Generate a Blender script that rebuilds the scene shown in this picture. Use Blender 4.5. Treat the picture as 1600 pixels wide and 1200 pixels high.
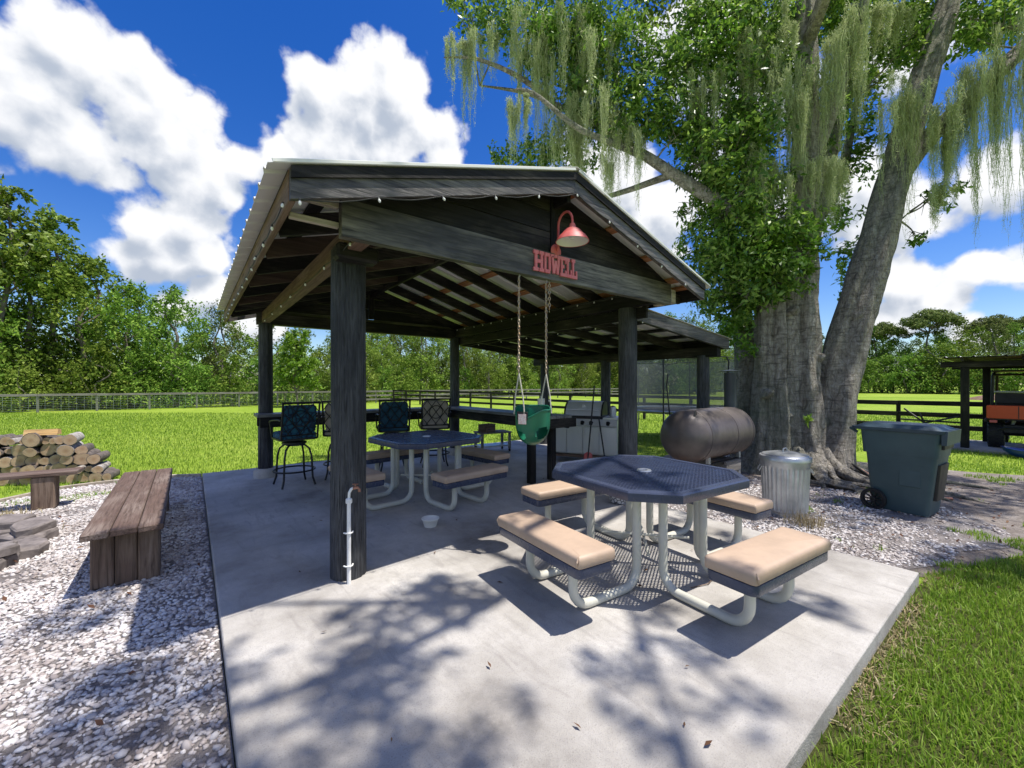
import bpy, bmesh, math, random
import numpy as np
from mathutils import Vector, Matrix
R = math.radians
for o in list(bpy.data.objects): bpy.data.objects.remove(o, do_unlink=True)
scene = bpy.context.scene
COL = scene.collection
random.seed(7); RNG = np.random.default_rng(7)

# ------------------------------------------------------------------ camera
cam_data = bpy.data.cameras.new('camera')
cam_data.sensor_width = 36.0
cam_data.lens = 14.58
cam_data.clip_start = 0.05; cam_data.clip_end = 5000
cam = bpy.data.objects.new('camera', cam_data); COL.objects.link(cam)
cam.location = (0, 0, 1.45)
cam.rotation_euler = (R(90), 0, R(-37.7))
scene.camera = cam

# ------------------------------------------------------------------ sun, exposure
SUN = Vector((0.23, -0.26, 1.0)).normalized()        # direction towards the sun
sl = bpy.data.lights.new('sun', 'SUN'); sl.energy = 5.0; sl.angle = R(0.53); sl.color = (1.0, 0.95, 0.87)
sun = bpy.data.objects.new('sun', sl); COL.objects.link(sun)
sun.location = (20, -20, 60)
sun.rotation_euler = (-SUN).to_track_quat('-Z', 'Y').to_euler()
scene.view_settings.view_transform = 'Standard'
scene.view_settings.look = 'None'
scene.view_settings.gamma = 1.0
scene.cycles.max_bounces = 6; scene.cycles.diffuse_bounces = 3; scene.cycles.transmission_bounces = 3; scene.cycles.glossy_bounces = 3
scene.view_settings.exposure = 0.36

# ------------------------------------------------------------------ world: clear sky with cumulus
world = bpy.data.worlds.new('World'); scene.world = world; world.use_nodes = True
wt = world.node_tree; wn = wt.nodes; wl = wt.links; wn.clear()

def cloud_group():
    g = bpy.data.node_groups.new('CloudDensity', 'ShaderNodeTree')
    g.interface.new_socket('Vector', in_out='INPUT', socket_type='NodeSocketVector')
    g.interface.new_socket('Density', in_out='OUTPUT', socket_type='NodeSocketFloat')
    n, l = g.nodes, g.links
    gi = n.new('NodeGroupInput'); go = n.new('NodeGroupOutput')
    def noise(scale, detail, rough):
        t = n.new('ShaderNodeTexNoise'); t.inputs['Scale'].default_value = scale
        t.inputs['Detail'].default_value = detail; t.inputs['Roughness'].default_value = rough
        l.new(gi.outputs[0], t.inputs['Vector']); return t.outputs['Fac']
    def math_(op, a, b, c=None):
        m = n.new('ShaderNodeMath'); m.operation = op
        for i, q in enumerate((a, b, c)):
            if q is None: continue
            if isinstance(q, (int, float)): m.inputs[i].default_value = q
            else: l.new(q, m.inputs[i])
        return m.outputs[0]
    # heaps of cumulus: azimuth (deg clockwise from +Y), elevation (deg), radius (direction units)
    heaps = [(-11.1, 25.1, 0.093), (-7.8, 28.2, 0.08), (-4.4, 26.2, 0.098), (-9.1, 21.6, 0.083), (-1.8, 23.5, 0.092), (1.7, 21.8, 0.078), (-12.9, 22.8, 0.091), (-9.7, 29.4, 0.036), (5.4, 23.9, 0.053), (13.2, 33.1, 0.059), (17.4, 31.9, 0.103), (22.2, 33.8, 0.086), (26.4, 31.2, 0.075), (19.7, 28.2, 0.116), (12.9, 27.7, 0.076), (8.6, 25.9, 0.052), (28.1, 28.4, 0.054), (-3.6, 16.2, 0.052), (-0.5, 16.9, 0.071), (-2.4, 12.6, 0.071), (1.7, 14.0, 0.065), (1.7, 10.3, 0.055), (-1.0, 8.2, 0.06), (5.4, 7.4, 0.072), (51.6, 24.9, 0.129), (58.0, 21.3, 0.128), (62.2, 37.2, 0.119), (74.8, 19.6, 0.11), (80.5, 17.0, 0.085), (86.5, 17.5, 0.065), (81.4, 10.1, 0.055), (84.1, 8.2, 0.041), (86.1, 10.7, 0.045), (88.7, 9.6, 0.043), (80.0, 6.8, 0.044), (86.1, 4.7, 0.051), (68.1, 30.9, 0.115), (80.5, 30.0, 0.066)]
    SQ = 1.35
    sc = n.new('ShaderNodeVectorMath'); sc.operation = 'MULTIPLY'; sc.inputs[1].default_value = (1, 1, SQ); l.new(gi.outputs[0], sc.inputs[0])
    last = None
    for az, el, r in heaps:
        a, e = R(az), R(el)
        ds = n.new('ShaderNodeVectorMath'); ds.operation = 'DISTANCE'; l.new(sc.outputs[0], ds.inputs[0])
        ds.inputs[1].default_value = (math.sin(a) * math.cos(e), math.cos(a) * math.cos(e), math.sin(e) * SQ)
        q = math_('DIVIDE', ds.outputs['Value'], r * 1.10)
        last = q if last is None else math_('SMOOTH_MIN', last, q, .30)
    inside = math_('SUBTRACT', 1.0, last)
    # the same broken cumulus goes on round the rest of the sky
    dt = n.new('ShaderNodeVectorMath'); dt.operation = 'DOT_PRODUCT'; l.new(gi.outputs[0], dt.inputs[0]); dt.inputs[1].default_value = (math.sin(R(37.7)), math.cos(R(37.7)), .25)
    mk = n.new('ShaderNodeMapRange'); mk.inputs[1].default_value = .55; mk.inputs[2].default_value = .25; mk.inputs[3].default_value = -1.5; mk.inputs[4].default_value = 0; l.new(dt.outputs['Value'], mk.inputs[0])
    oth = math_('ADD', math_('MULTIPLY', math_('SUBTRACT', noise(2.6, 1, .5), .53), 7.0), mk.outputs[0])
    inside = math_('MAXIMUM', inside, oth)
    fb = math_('SUBTRACT', noise(7.5, 6, .58), .5)
    vo = n.new('ShaderNodeTexVoronoi'); vo.inputs['Scale'].default_value = 17; vo.feature = 'F1'
    wv = n.new('ShaderNodeVectorMath'); wv.operation = 'MULTIPLY_ADD'; wv.inputs[1].default_value = (.10, .10, .10)
    wn_ = n.new('ShaderNodeTexNoise'); wn_.inputs['Scale'].default_value = 14; wn_.inputs['Detail'].default_value = 2; l.new(gi.outputs[0], wn_.inputs['Vector'])
    l.new(wn_.outputs['Color'], wv.inputs[0]); l.new(gi.outputs[0], wv.inputs[2]); l.new(wv.outputs[0], vo.inputs['Vector'])
    puff = math_('SUBTRACT', .5, vo.outputs['Distance'])
    s = math_('ADD', math_('MULTIPLY', inside, 1.25), math_('ADD', math_('MULTIPLY', fb, 2.3), math_('MULTIPLY', puff, .75)))
    l.new(s, go.inputs[0])
    return g
CG = cloud_group()
def W(t): return wn.new(t)
tc = W('ShaderNodeTexCoord')
nrm = W('ShaderNodeVectorMath'); nrm.operation = 'NORMALIZE'; wl.new(tc.outputs['Generated'], nrm.inputs[0])
def dens(off):
    a = W('ShaderNodeVectorMath'); a.operation = 'ADD'; a.inputs[1].default_value = off
    wl.new(nrm.outputs[0], a.inputs[0])
    g = W('ShaderNodeGroup'); g.node_tree = CG; wl.new(a.outputs[0], g.inputs[0]); return g.outputs[0]
def wmap(v, a, b, c=0.0, d=1.0, smooth=True):
    m = W('ShaderNodeMapRange'); m.interpolation_type = 'SMOOTHSTEP' if smooth else 'LINEAR'
    for k, q in zip((1, 2, 3, 4), (a, b, c, d)): m.inputs[k].default_value = q
    wl.new(v, m.inputs[0]); return m.outputs[0]
def wmath(op, a, b):
    m = W('ShaderNodeMath'); m.operation = op
    for i, q in enumerate((a, b)):
        if isinstance(q, (int, float)): m.inputs[i].default_value = q
        else: wl.new(q, m.inputs[i])
    return m.outputs[0]
d0 = dens((0, 0, 0))
d1 = dens(tuple(SUN * .045))
cover = wmap(d0, -.02, .42)
# self shade: how much cloud lies towards the sun
sh = wmath('ADD', wmath('MULTIPLY', wmath('SUBTRACT', d1, d0), .75), wmath('MULTIPLY', d1, .42))
lit = wmap(sh, -.25, 1.0, 1.0, 0.0)
cc = W('ShaderNodeMix'); cc.data_type = 'RGBA'
wl.new(lit, cc.inputs[0]); cc.inputs[6].default_value = (3.1, 3.5, 4.2, 1); cc.inputs[7].default_value = (6.4, 6.45, 6.6, 1)
sky = W('ShaderNodeTexSky'); sky.sky_type = 'NISHITA'; sky.sun_disc = False
sky.sun_elevation = math.asin(SUN.z); sky.sun_rotation = math.atan2(SUN.x, SUN.y)
sky.altitude = 0; sky.air_density = 1.0; sky.dust_density = 0.4; sky.ozone_density = 3.0
hs = W('ShaderNodeHueSaturation'); hs.inputs['Saturation'].default_value = 1.4; hs.inputs['Value'].default_value = 1.0; hs.inputs['Hue'].default_value = .518
wl.new(sky.outputs[0], hs.inputs['Color'])
mx = W('ShaderNodeMix'); mx.data_type = 'RGBA'
wl.new(cover, mx.inputs[0]); wl.new(hs.outputs[0], mx.inputs[6]); wl.new(cc.outputs[2], mx.inputs[7])
bg = W('ShaderNodeBackground'); bg.inputs['Strength'].default_value = 0.125
world.cycles.sampling_method = 'MANUAL'; world.cycles.sample_map_resolution = 512
wl.new(mx.outputs[2], bg.inputs[0])
wo = W('ShaderNodeOutputWorld'); wl.new(bg.outputs[0], wo.inputs[0])

# ------------------------------------------------------------------ helpers
def tag(o, label=None, cat=None, group=None, kind=None):
    if label: o['label'] = label
    if cat: o['category'] = cat
    if group: o['group'] = group
    if kind: o['kind'] = kind
    return o
def thing(name, label, cat, loc=(0, 0, 0), rz=0.0, group=None):
    o = bpy.data.objects.new(name, None); o.empty_display_size = .1; COL.objects.link(o)
    o.location = loc; o.rotation_euler = (0, 0, rz)
    return tag(o, label, cat, group)
def obj(name, me, parent=None, loc=(0, 0, 0), rot=(0, 0, 0)):
    o = bpy.data.objects.new(name, me); COL.objects.link(o)
    if parent: o.parent = parent
    o.location = loc; o.rotation_euler = rot
    return o
def children(o): return [c for c in bpy.data.objects if c.parent == o]
def copy_tree(o, parent=None):
    kids = list(o.children)
    c = o.copy(); COL.objects.link(c)
    if parent: c.parent = parent
    for k in kids: copy_tree(k, c)
    return c
def mesh_np(name, V, F, mat, smooth=False):
    """V (n,3), F (m,k) one face size"""
    me = bpy.data.meshes.new(name)
    V = np.asarray(V, dtype=np.float32); F = np.asarray(F, dtype=np.int32)
    k = F.shape[1]
    me.vertices.add(len(V)); me.vertices.foreach_set('co', V.ravel())
    me.loops.add(F.size); me.loops.foreach_set('vertex_index', F.ravel())
    me.polygons.add(len(F)); me.polygons.foreach_set('loop_start', np.arange(0, F.size, k, dtype=np.int32))
    me.polygons.foreach_set('loop_total', np.full(len(F), k, dtype=np.int32))
    if smooth: me.polygons.foreach_set('use_smooth', np.ones(len(F), dtype=bool))
    me.update(calc_edges=True); me.validate()
    if mat: me.materials.append(mat)
    return me
class MB:
    def __init__(s): s.v = []; s.f = []
    def add(s, vs, fs):
        b = len(s.v); s.v.extend([tuple(q) for q in vs]); s.f.extend([tuple(i + b for i in f) for f in fs]); return s
    def hexa(s, fn, sx, sy, sz, bev):
        """box of half sizes sx.. mapped by fn, edges chamfered"""
        b = min(bev, sx * .45, sy * .45, sz * .45)
        if b <= 0:
            vs = [fn(x, y, z) for z in (-sz, sz) for y in (-sy, sy) for x in (-sx, sx)]
            return s.add(vs, [(0, 2, 3, 1), (4, 5, 7, 6), (0, 1, 5, 4), (2, 6, 7, 3), (0, 4, 6, 2), (1, 3, 7, 5)])
        vs = []; idx = {}
        for ix in (-1, 1):
            for iy in (-1, 1):
                for iz in (-1, 1):
                    for ax in range(3):
                        p = [ix * (sx - b), iy * (sy - b), iz * (sz - b)]
                        p[ax] = (ix * sx, iy * sy, iz * sz)[ax]
                        idx[ix, iy, iz, ax] = len(vs); vs.append(fn(*p))
        fs = []
        def q(*k): fs.append(tuple(idx[i] for i in k))
        for t in (-1, 1):
            o = t
            f = [(t, -1, -1, 0), (t, 1, -1, 0), (t, 1, 1, 0), (t, -1, 1, 0)]; q(*(f if t > 0 else f[::-1]))
            f = [(-1, t, -1, 1), (-1, t, 1, 1), (1, t, 1, 1), (1, t, -1, 1)]; q(*(f if t > 0 else f[::-1]))
            f = [(-1, -1, t, 2), (1, -1, t, 2), (1, 1, t, 2), (-1, 1, t, 2)]; q(*(f if t > 0 else f[::-1]))
        for a in (-1, 1):
            for c in (-1, 1):
                f = [(a, c, -1, 0), (a, c, -1, 1), (a, c, 1, 1), (a, c, 1, 0)]; q(*(f if a * c > 0 else f[::-1]))
                f = [(a, -1, c, 2), (a, -1, c, 0), (a, 1, c, 0), (a, 1, c, 2)]; q(*(f[::-1] if a * c > 0 else f)[::-1])
                f = [(-1, a, c, 1), (-1, a, c, 2), (1, a, c, 2), (1, a, c, 1)]; q(*(f if a * c > 0 else f[::-1])[::-1])
                for e in (-1, 1):
                    f = [(a, c, e, 0), (a, c, e, 1), (a, c, e, 2)]; q(*(f if a * c * e > 0 else f[::-1]))
        return s.add(vs, fs)
    def box(s, c, size, rz=0.0, bev=.004):
        cx, cy, cz = c; ca, sa = math.cos(rz), math.sin(rz)
        return s.hexa(lambda x, y, z: (cx + x * ca - y * sa, cy + x * sa + y * ca, cz + z), size[0] / 2, size[1] / 2, size[2] / 2, bev)
    def bx(s, x0, x1, y0, y1, z0, z1, bev=.004):
        return s.box(((x0 + x1) / 2, (y0 + y1) / 2, (z0 + z1) / 2), (x1 - x0, y1 - y0, z1 - z0), 0, bev)
    def beam(s, p0, p1, w, h, up=(0, 0, 1), bev=.004):
        p0, p1 = Vector(p0), Vector(p1); d = (p1 - p0); L = d.length; d.normalize()
        up = Vector(up); sd = d.cross(up).normalized(); u = sd.cross(d).normalized(); c = (p0 + p1) / 2
        return s.hexa(lambda x, y, z: tuple(c + d * x + sd * (-y) + u * z), L / 2, w / 2, h / 2, bev)
    def tube(s, pts, r, n=8, caps=True, closed=False):
        P = [Vector(p) for p in pts]; m = len(P)
        rs = r if isinstance(r, (list, tuple)) else [r] * m
        T = []
        for i in range(m):
            a = P[(i - 1) % m] if (closed or i > 0) else P[i]
            b = P[(i + 1) % m] if (closed or i < m - 1) else P[i]
            T.append((b - a).normalized())
        ref = Vector((0, 0, 1)) if abs(T[0].z) < .9 else Vector((1, 0, 0))
        N = (ref - T[0] * ref.dot(T[0])).normalized(); vs = []
        for i in range(m):
            N = (N - T[i] * N.dot(T[i])).normalized(); B = T[i].cross(N)
            for k in range(n):
                a = 2 * math.pi * k / n
                vs.append(P[i] + (N * math.cos(a) + B * math.sin(a)) * rs[i])
        fs = []
        for i in range(m if closed else m - 1):
            j = (i + 1) % m
            for k in range(n):
                k2 = (k + 1) % n; fs.append((i * n + k, i * n + k2, j * n + k2, j * n + k))
        if caps and not closed:
            fs.append(tuple(range(n - 1, -1, -1))); fs.append(tuple((m - 1) * n + k for k in range(n)))
        return s.add(vs, fs)
    def lathe(s, prof, n=24, c=(0, 0, 0), fn=None, cap=True):
        vs = []
        for (r, z) in prof:
            for k in range(n):
                a = 2 * math.pi * k / n
                p = (r * math.cos(a), r * math.sin(a), z)
                if fn: p = fn(*p)
                vs.append((p[0] + c[0], p[1] + c[1], p[2] + c[2]))
        fs = []
        for i in range(len(prof) - 1):
            for k in range(n):
                k2 = (k + 1) % n; fs.append((i * n + k, i * n + k2, (i + 1) * n + k2, (i + 1) * n + k))
        if cap:
            if prof[0][0] > 1e-4: fs.append(tuple(range(n - 1, -1, -1)))
            if prof[-1][0] > 1e-4: fs.append(tuple((len(prof) - 1) * n + k for k in range(n)))
        return s.add(vs, fs)
    def prism(s, poly, a0, a1, axis='z'):
        """poly: CCW 2D outline; extruded a0..a1 along axis (x: (y,z), y: (x,z), z: (x,y))"""
        def m(p, a): return {'z': (p[0], p[1], a), 'y': (p[0], a, p[1]), 'x': (a, p[0], p[1])}[axis]
        n = len(poly); vs = [m(p, a0) for p in poly] + [m(p, a1) for p in poly]
        fs = [tuple(range(n - 1, -1, -1)), tuple(range(n, 2 * n))] + [(i, (i + 1) % n, n + (i + 1) % n, n + i) for i in range(n)]
        if axis == 'y': fs = [f[::-1] for f in fs]
        return s.add(vs, fs)
    def mesh(s, name, mat, smooth=False, ang=40):
        me = bpy.data.meshes.new(name); me.from_pydata(s.v, [], s.f); me.update()
        bm = bmesh.new(); bm.from_mesh(me); bmesh.ops.recalc_face_normals(bm, faces=bm.faces[:]); bm.to_mesh(me); bm.free()
        if smooth:
            me.polygons.foreach_set('use_smooth', [True] * len(me.polygons)); me.set_sharp_from_angle(angle=R(ang))
        if mat: me.materials.append(mat)
        return me
    def build(s, name, mat, parent=None, smooth=False, ang=40, off=None, loc=(0, 0, 0), rot=(0, 0, 0)):
        if off is not None: s.v = [(a - off[0], b - off[1], c - off[2]) for a, b, c in s.v]
        return obj(name, s.mesh(name, mat, smooth, ang), parent, loc, rot)
def arc(c, r, a0, a1, n, u, v):
    c, u, v = Vector(c), Vector(u), Vector(v)
    return [c + u * (r * math.cos(R(a0 + (a1 - a0) * i / n))) + v * (r * math.sin(R(a0 + (a1 - a0) * i / n))) for i in range(n + 1)]

# ------------------------------------------------------------------ materials
def new_mat(name):
    m = bpy.data.materials.new(name); m.use_nodes = True
    nt = m.node_tree; b = nt.nodes['Principled BSDF']; return m, nt.nodes, nt.links, b
def ramp(n, l, fac, stops):
    r = n.new('ShaderNodeValToRGB'); e = r.color_ramp.elements
    while len(e) < len(stops): e.new(.5)
    for k, (p, c) in enumerate(stops): e[k].position = p; e[k].color = (*c, 1)
    l.new(fac, r.inputs[0]); return r.outputs[0]
def coords(n, l, scale=(1, 1, 1), rnd=True, world=False):
    t = n.new('ShaderNodeTexCoord')
    v = t.outputs['Object']
    if world:
        g = n.new('ShaderNodeNewGeometry'); v = g.outputs['Position']
    elif rnd:
        oi = n.new('ShaderNodeObjectInfo'); a = n.new('ShaderNodeVectorMath'); a.operation = 'MULTIPLY_ADD'
        a.inputs[1].default_value = (37, 23, 51)
        cmb = n.new('ShaderNodeCombineXYZ')
        for i in range(3): l.new(oi.outputs['Random'], cmb.inputs[i])
        l.new(cmb.outputs[0], a.inputs[0]); l.new(v, a.inputs[2]); v = a.outputs[0]
    s = n.new('ShaderNodeVectorMath'); s.operation = 'MULTIPLY'; s.inputs[1].default_value = scale
    l.new(v, s.inputs[0]); return s.outputs[0]
def noise(n, l, vec, scale, detail=4, rough=.55, dist=0):
    t = n.new('ShaderNodeTexNoise'); t.inputs['Scale'].default_value = scale; t.inputs['Detail'].default_value = detail
    t.inputs['Roughness'].default_value = rough; t.inputs['Distortion'].default_value = dist
    l.new(vec, t.inputs['Vector']); return t.outputs['Fac']
def bump(n, l, b, h, strength, dist=.01):
    k = n.new('ShaderNodeBump'); k.inputs['Strength'].default_value = strength; k.inputs['Distance'].default_value = dist
    l.new(h, k.inputs['Height']); l.new(k.outputs[0], b.inputs['Normal']); return k
def mixc(n, l, f, a, b_):
    m = n.new('ShaderNodeMix'); m.data_type = 'RGBA'
    for i, q in ((0, f), (6, a), (7, b_)):
        if isinstance(q, (int, float)): m.inputs[i].default_value = q
        elif isinstance(q, tuple): m.inputs[i].default_value = (*q, 1)
        else: l.new(q, m.inputs[i])
    return m.outputs[2]
def maprange(n, l, v, a, b_, c=0., d=1.):
    m = n.new('ShaderNodeMapRange')
    for k, q in zip((1, 2, 3, 4), (a, b_, c, d)): m.inputs[k].default_value = q
    l.new(v, m.inputs[0]); return m.outputs[0]
def plain(name, c, rough=.5, metal=0., var=.25, scale=6, bmp=.1, bscale=60, stretch=(1, 1, 1), c2=None, spec=None):
    m, n, l, b = new_mat(name)
    v = coords(n, l, stretch); f = noise(n, l, v, scale, 5, .6)
    c2 = c2 or tuple(q * (1 - var) for q in c)
    l.new(ramp(n, l, f, [(.3, c2), (.7, c)]), b.inputs['Base Color'])
    b.inputs['Metallic'].default_value = metal
    l.new(maprange(n, l, f, .3, .7, min(1, rough * 1.2), rough * .85), b.inputs['Roughness'])
    if spec is not None: b.inputs['Specular IOR Level'].default_value = spec
    if bmp: bump(n, l, b, noise(n, l, v, bscale, 3), bmp, .004)
    return m
def wood(name, c, worn, axis, amt=.5, rough=.55, bstr=.5, fine=1.0, spec=.5):
    """grain along axis; worn = second colour showing in streaks"""
    m, n, l, b = new_mat(name)
    st = [9 * fine] * 3; st[axis] = .55 * fine
    v = coords(n, l, tuple(st)); g = noise(n, l, v, 4.5, 8, .68, .4)
    st2 = [2.2] * 3; st2[axis] = .8
    v2 = coords(n, l, tuple(st2)); p = noise(n, l, v2, 1.6, 4, .6)
    col = ramp(n, l, g, [(.28, tuple(q * .45 for q in c)), (.5, c), (.75, tuple(min(1, q * 1.5) for q in c))])
    f = maprange(n, l, p, .62 - amt * .35, .80 - amt * .25)
    g2 = n.new('ShaderNodeMath'); g2.operation = 'MULTIPLY'; l.new(f, g2.inputs[0]); l.new(maprange(n, l, g, .35, .6), g2.inputs[1])
    l.new(mixc(n, l, g2.outputs[0], col, worn), b.inputs['Base Color'])
    l.new(maprange(n, l, g, .3, .7, min(1, rough + .15), rough - .1), b.inputs['Roughness'])
    b.inputs['Specular IOR Level'].default_value = spec
    bump(n, l, b, g, bstr, .008); return m
def leafmat(name, c1, c2, c3, trans=.35, rough=.5):
    m, n, l, b = new_mat(name)
    g = n.new('ShaderNodeNewGeometry')
    col = ramp(n, l, g.outputs['Random Per Island'], [(.0, c1), (.55, c2), (1., c3)])
    oi = n.new('ShaderNodeObjectInfo')
    hs = n.new('ShaderNodeHueSaturation'); l.new(col, hs.inputs['Color'])
    l.new(maprange(n, l, oi.outputs['Random'], 0, 1, .49, .522), hs.inputs['Hue'])
    l.new(maprange(n, l, oi.outputs['Random'], 0, 1, .8, 1.25), hs.inputs['Value'])
    l.new(hs.outputs[0], b.inputs['Base Color']); b.inputs['Roughness'].default_value = rough
    b.inputs['Specular IOR Level'].default_value = .35 if rough < .6 else .12
    t = n.new('ShaderNodeBsdfTranslucent'); l.new(hs.outputs[0], t.inputs[0])
    mx = n.new('ShaderNodeMixShader'); mx.inputs[0].default_value = trans
    l.new(b.outputs[0], mx.inputs[1]); l.new(t.outputs[0], mx.inputs[2])
    l.new(mx.outputs[0], n['Material Output'].inputs[0]); return m

BLK = (.013, .012, .012); BWORN = (.085, .074, .06)
M = {}
for ax, nm in enumerate('xyz'):
    M['black_' + nm] = wood('black_stained_wood_' + nm, BLK, BWORN, ax, .42, .62, .6, 1.0, .22)
    M['brown_' + nm] = wood('brown_weathered_wood_' + nm, (.15, .09, .06), (.26, .19, .14), ax, .4, .7, .4)
    M['orange_' + nm] = wood('raw_purlin_wood_' + nm, (.40, .17, .07), (.45, .27, .15), ax, .4, .75, .3)
    M['bench_' + nm] = wood('bench_wood_' + nm, (.115, .072, .055), (.23, .18, .15), ax, .5, .8, 1.0, 1.4)
M['barge_x'] = wood('weathered_black_fascia', (.022, .020, .021), (.21, .19, .175), 0, .8, .42, .8)
M['pole'] = wood('black_pole_wood', (.018, .020, .026), (.10, .104, .115), 2, .75, .5, 2.5, 2.2, .4)
M['stump'] = wood('stump_wood', (.13, .085, .06), (.27, .20, .15), 2, .5, .85, .9)
M['galv'] = plain('galvanised_steel', (.62, .64, .66), .38, .75, .3, 7, .08, 90)
M['steel'] = plain('stainless_steel', (.74, .75, .74), .38, .35, .12, 3, .05, 200, (1, 1, .06))
M['roofmetal'] = plain('roof_metal', (.82, .81, .77), .5, .1, .12, 1.5, .05, 30)
M['iron'] = plain('black_iron', (.018, .018, .02), .42, .3, .3, 10, .1, 120)
M['navy'] = plain('navy_coating', (.062, .076, .128), .26, .0, .25, 9, .25, 130)
M['frame'] = plain('cream_painted_tube', (.62, .61, .53), .36, .0, .14, 5, .06, 60)
M['tan'] = plain('tan_vinyl', (.53, .39, .285), .52, .0, .22, 5, .45, 11)
M['pvc'] = plain('white_pvc', (.82, .82, .80), .35, .0, .08, 6, .02, 60)
M['copper'] = plain('rusty_brass', (.45, .22, .15), .5, .4, .5, 40, .3, 90)
M['slate'] = plain('chimney_paint_with_sheen', (.055, .068, .088), .45, .1, .3, 6, .1, 60)  # chimney paint; its blue-grey reflection is put into the base colour
M['litter'] = leafmat('brown_litter', (.10, .05, .03), (.18, .10, .06), (.26, .17, .10), .1, .8)
M['brushheap'] = plain('dry_brush', (.22, .13, .08), .95, 0, .5, 3, .8, 10)
M['redpaint'] = plain('faded_red_paint', (.55, .075, .07), .5, .0, .35, 9, .1, 60, c2=(.62, .16, .15))
M['pink'] = plain('faded_pink_red_paint', (.62, .12, .14), .55, .0, .3, 12, .15, 80, c2=(.70, .22, .24))
M['white'] = plain('white_enamel', (.78, .77, .72), .4, .0, .1, 6, .02, 60)
M['chain'] = plain('chain_steel', (.50, .46, .40), .45, .7, .5, 25, .2, 90, c2=(.42, .25, .12))
M['rope'] = plain('pale_rope', (.66, .62, .52), .8, 0, .3, 40, .4, 200)
M['green_pl'] = plain('green_plastic', (.012, .15, .085), .32, .0, .2, 3, .03, 40)
M['bluefab'] = plain('blue_fabric', (.012, .07, .12), .8, 0, .4, 5, .3, 160)
M['tanfab'] = plain('tan_fabric', (.42, .36, .29), .85, 0, .2, 6, .3, 160)
M['tank'] = None
M['binplastic'] = plain('slate_green_plastic', (.052, .098, .112), .5, 0, .3, 2.5, .25, 220)
M['binlid'] = plain('blue_grey_plastic', (.035, .07, .10), .45, 0, .3, 2.5, .2, 220)
M['rubber'] = plain('black_rubber', (.015, .015, .016), .65, 0, .3, 12, .3, 90)
M['orange_paint'] = plain('orange_paint', (.60, .075, .02), .3, 0, .12, 3, .02, 40)
M['bluepl'] = plain('blue_plastic', (.008, .045, .26), .3, 0, .15, 3, .03, 40)
M['dark'] = plain('dark_plastic', (.02, .02, .022), .5, 0, .3, 8, .1, 60)
M['glass'] = plain('bulb_glass', (.80, .80, .76), .12, 0, .05, 6, 0)
M['flag'] = plain('grey_flagstone', (.27, .235, .22), .9, 0, .4, 9, 1.0, 26, c2=(.10, .085, .08))
M['barkmat'] = plain('log_bark', (.17, .14, .12), .95, 0, .5, 14, 1.0, 40, c2=(.06, .05, .045))
M['birch'] = plain('pale_log_bark', (.48, .45, .42), .95, 0, .5, 14, 1.0, 40, c2=(.14, .12, .11))
M['timber'] = wood('edging_timber', (.36, .31, .25), (.55, .50, .43), 0, .5, .85, .6)
M['tag'] = plain('printed_tag', (.80, .78, .75), .5, 0, .1, 60, 0, c2=(.72, .42, .40))
def cutwood():
    m, n, l, b = new_mat('cut_log_end')
    t = n.new('ShaderNodeTexCoord')
    s = n.new('ShaderNodeVectorMath'); s.operation = 'MULTIPLY'; s.inputs[1].default_value = (1, 0, 1); l.new(t.outputs['Object'], s.inputs[0])
    ln = n.new('ShaderNodeVectorMath'); ln.operation = 'LENGTH'; l.new(s.outputs[0], ln.inputs[0])
    v = coords(n, l); f = noise(n, l, v, 18, 5, .65)
    a = n.new('ShaderNodeMath'); a.operation = 'MULTIPLY_ADD'; a.inputs[1].default_value = .035; l.new(f, a.inputs[0]); l.new(ln.outputs['Value'], a.inputs[2])
    w = n.new('ShaderNodeMath'); w.operation = 'SINE'; sc = n.new('ShaderNodeMath'); sc.operation = 'MULTIPLY'; sc.inputs[1].default_value = 620
    l.new(a.outputs[0], sc.inputs[0]); l.new(sc.outputs[0], w.inputs[0])
    rings = maprange(n, l, w.outputs[0], -1, 1, 0, .35)
    c = ramp(n, l, a.outputs[0], [(.02, (.36, .22, .13)), (.07, (.50, .36, .24)), (.115, (.42, .30, .20))])
    c = mixc(n, l, rings, c, (.30, .19, .12)); c = mixc(n, l, maprange(n, l, f, .55, .75, 0, .7), c, (.16, .11, .085))
    l.new(c, b.inputs['Base Color']); b.inputs['Roughness'].default_value = .9
    bump(n, l, b, f, .4, .006); return m
M['cut'] = cutwood()
def tankmat():
    m, n, l, b = new_mat('rusty_brown_tank_paint')
    v = coords(n, l); f = noise(n, l, v, 3, 6, .62); f2 = noise(n, l, v, 14, 5, .6)
    c = ramp(n, l, f, [(.3, (.08, .069, .066)), (.6, (.135, .115, .108))])
    sp = n.new('ShaderNodeSeparateXYZ'); t = n.new('ShaderNodeTexCoord'); l.new(t.outputs['Object'], sp.inputs[0])
    rust = n.new('ShaderNodeMath'); rust.operation = 'MULTIPLY'
    l.new(maprange(n, l, sp.outputs['Z'], .62, .36), rust.inputs[0]); l.new(maprange(n, l, f2, .35, .65), rust.inputs[1])
    l.new(mixc(n, l, rust.outputs[0], c, (.26, .11, .05)), b.inputs['Base Color'])
    l.new(maprange(n, l, f2, .3, .7, .52, .34), b.inputs['Roughness']); b.inputs['Metallic'].default_value = .25
    bump(n, l, b, f2, .06, .01); return m
M['tank'] = tankmat()
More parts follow.
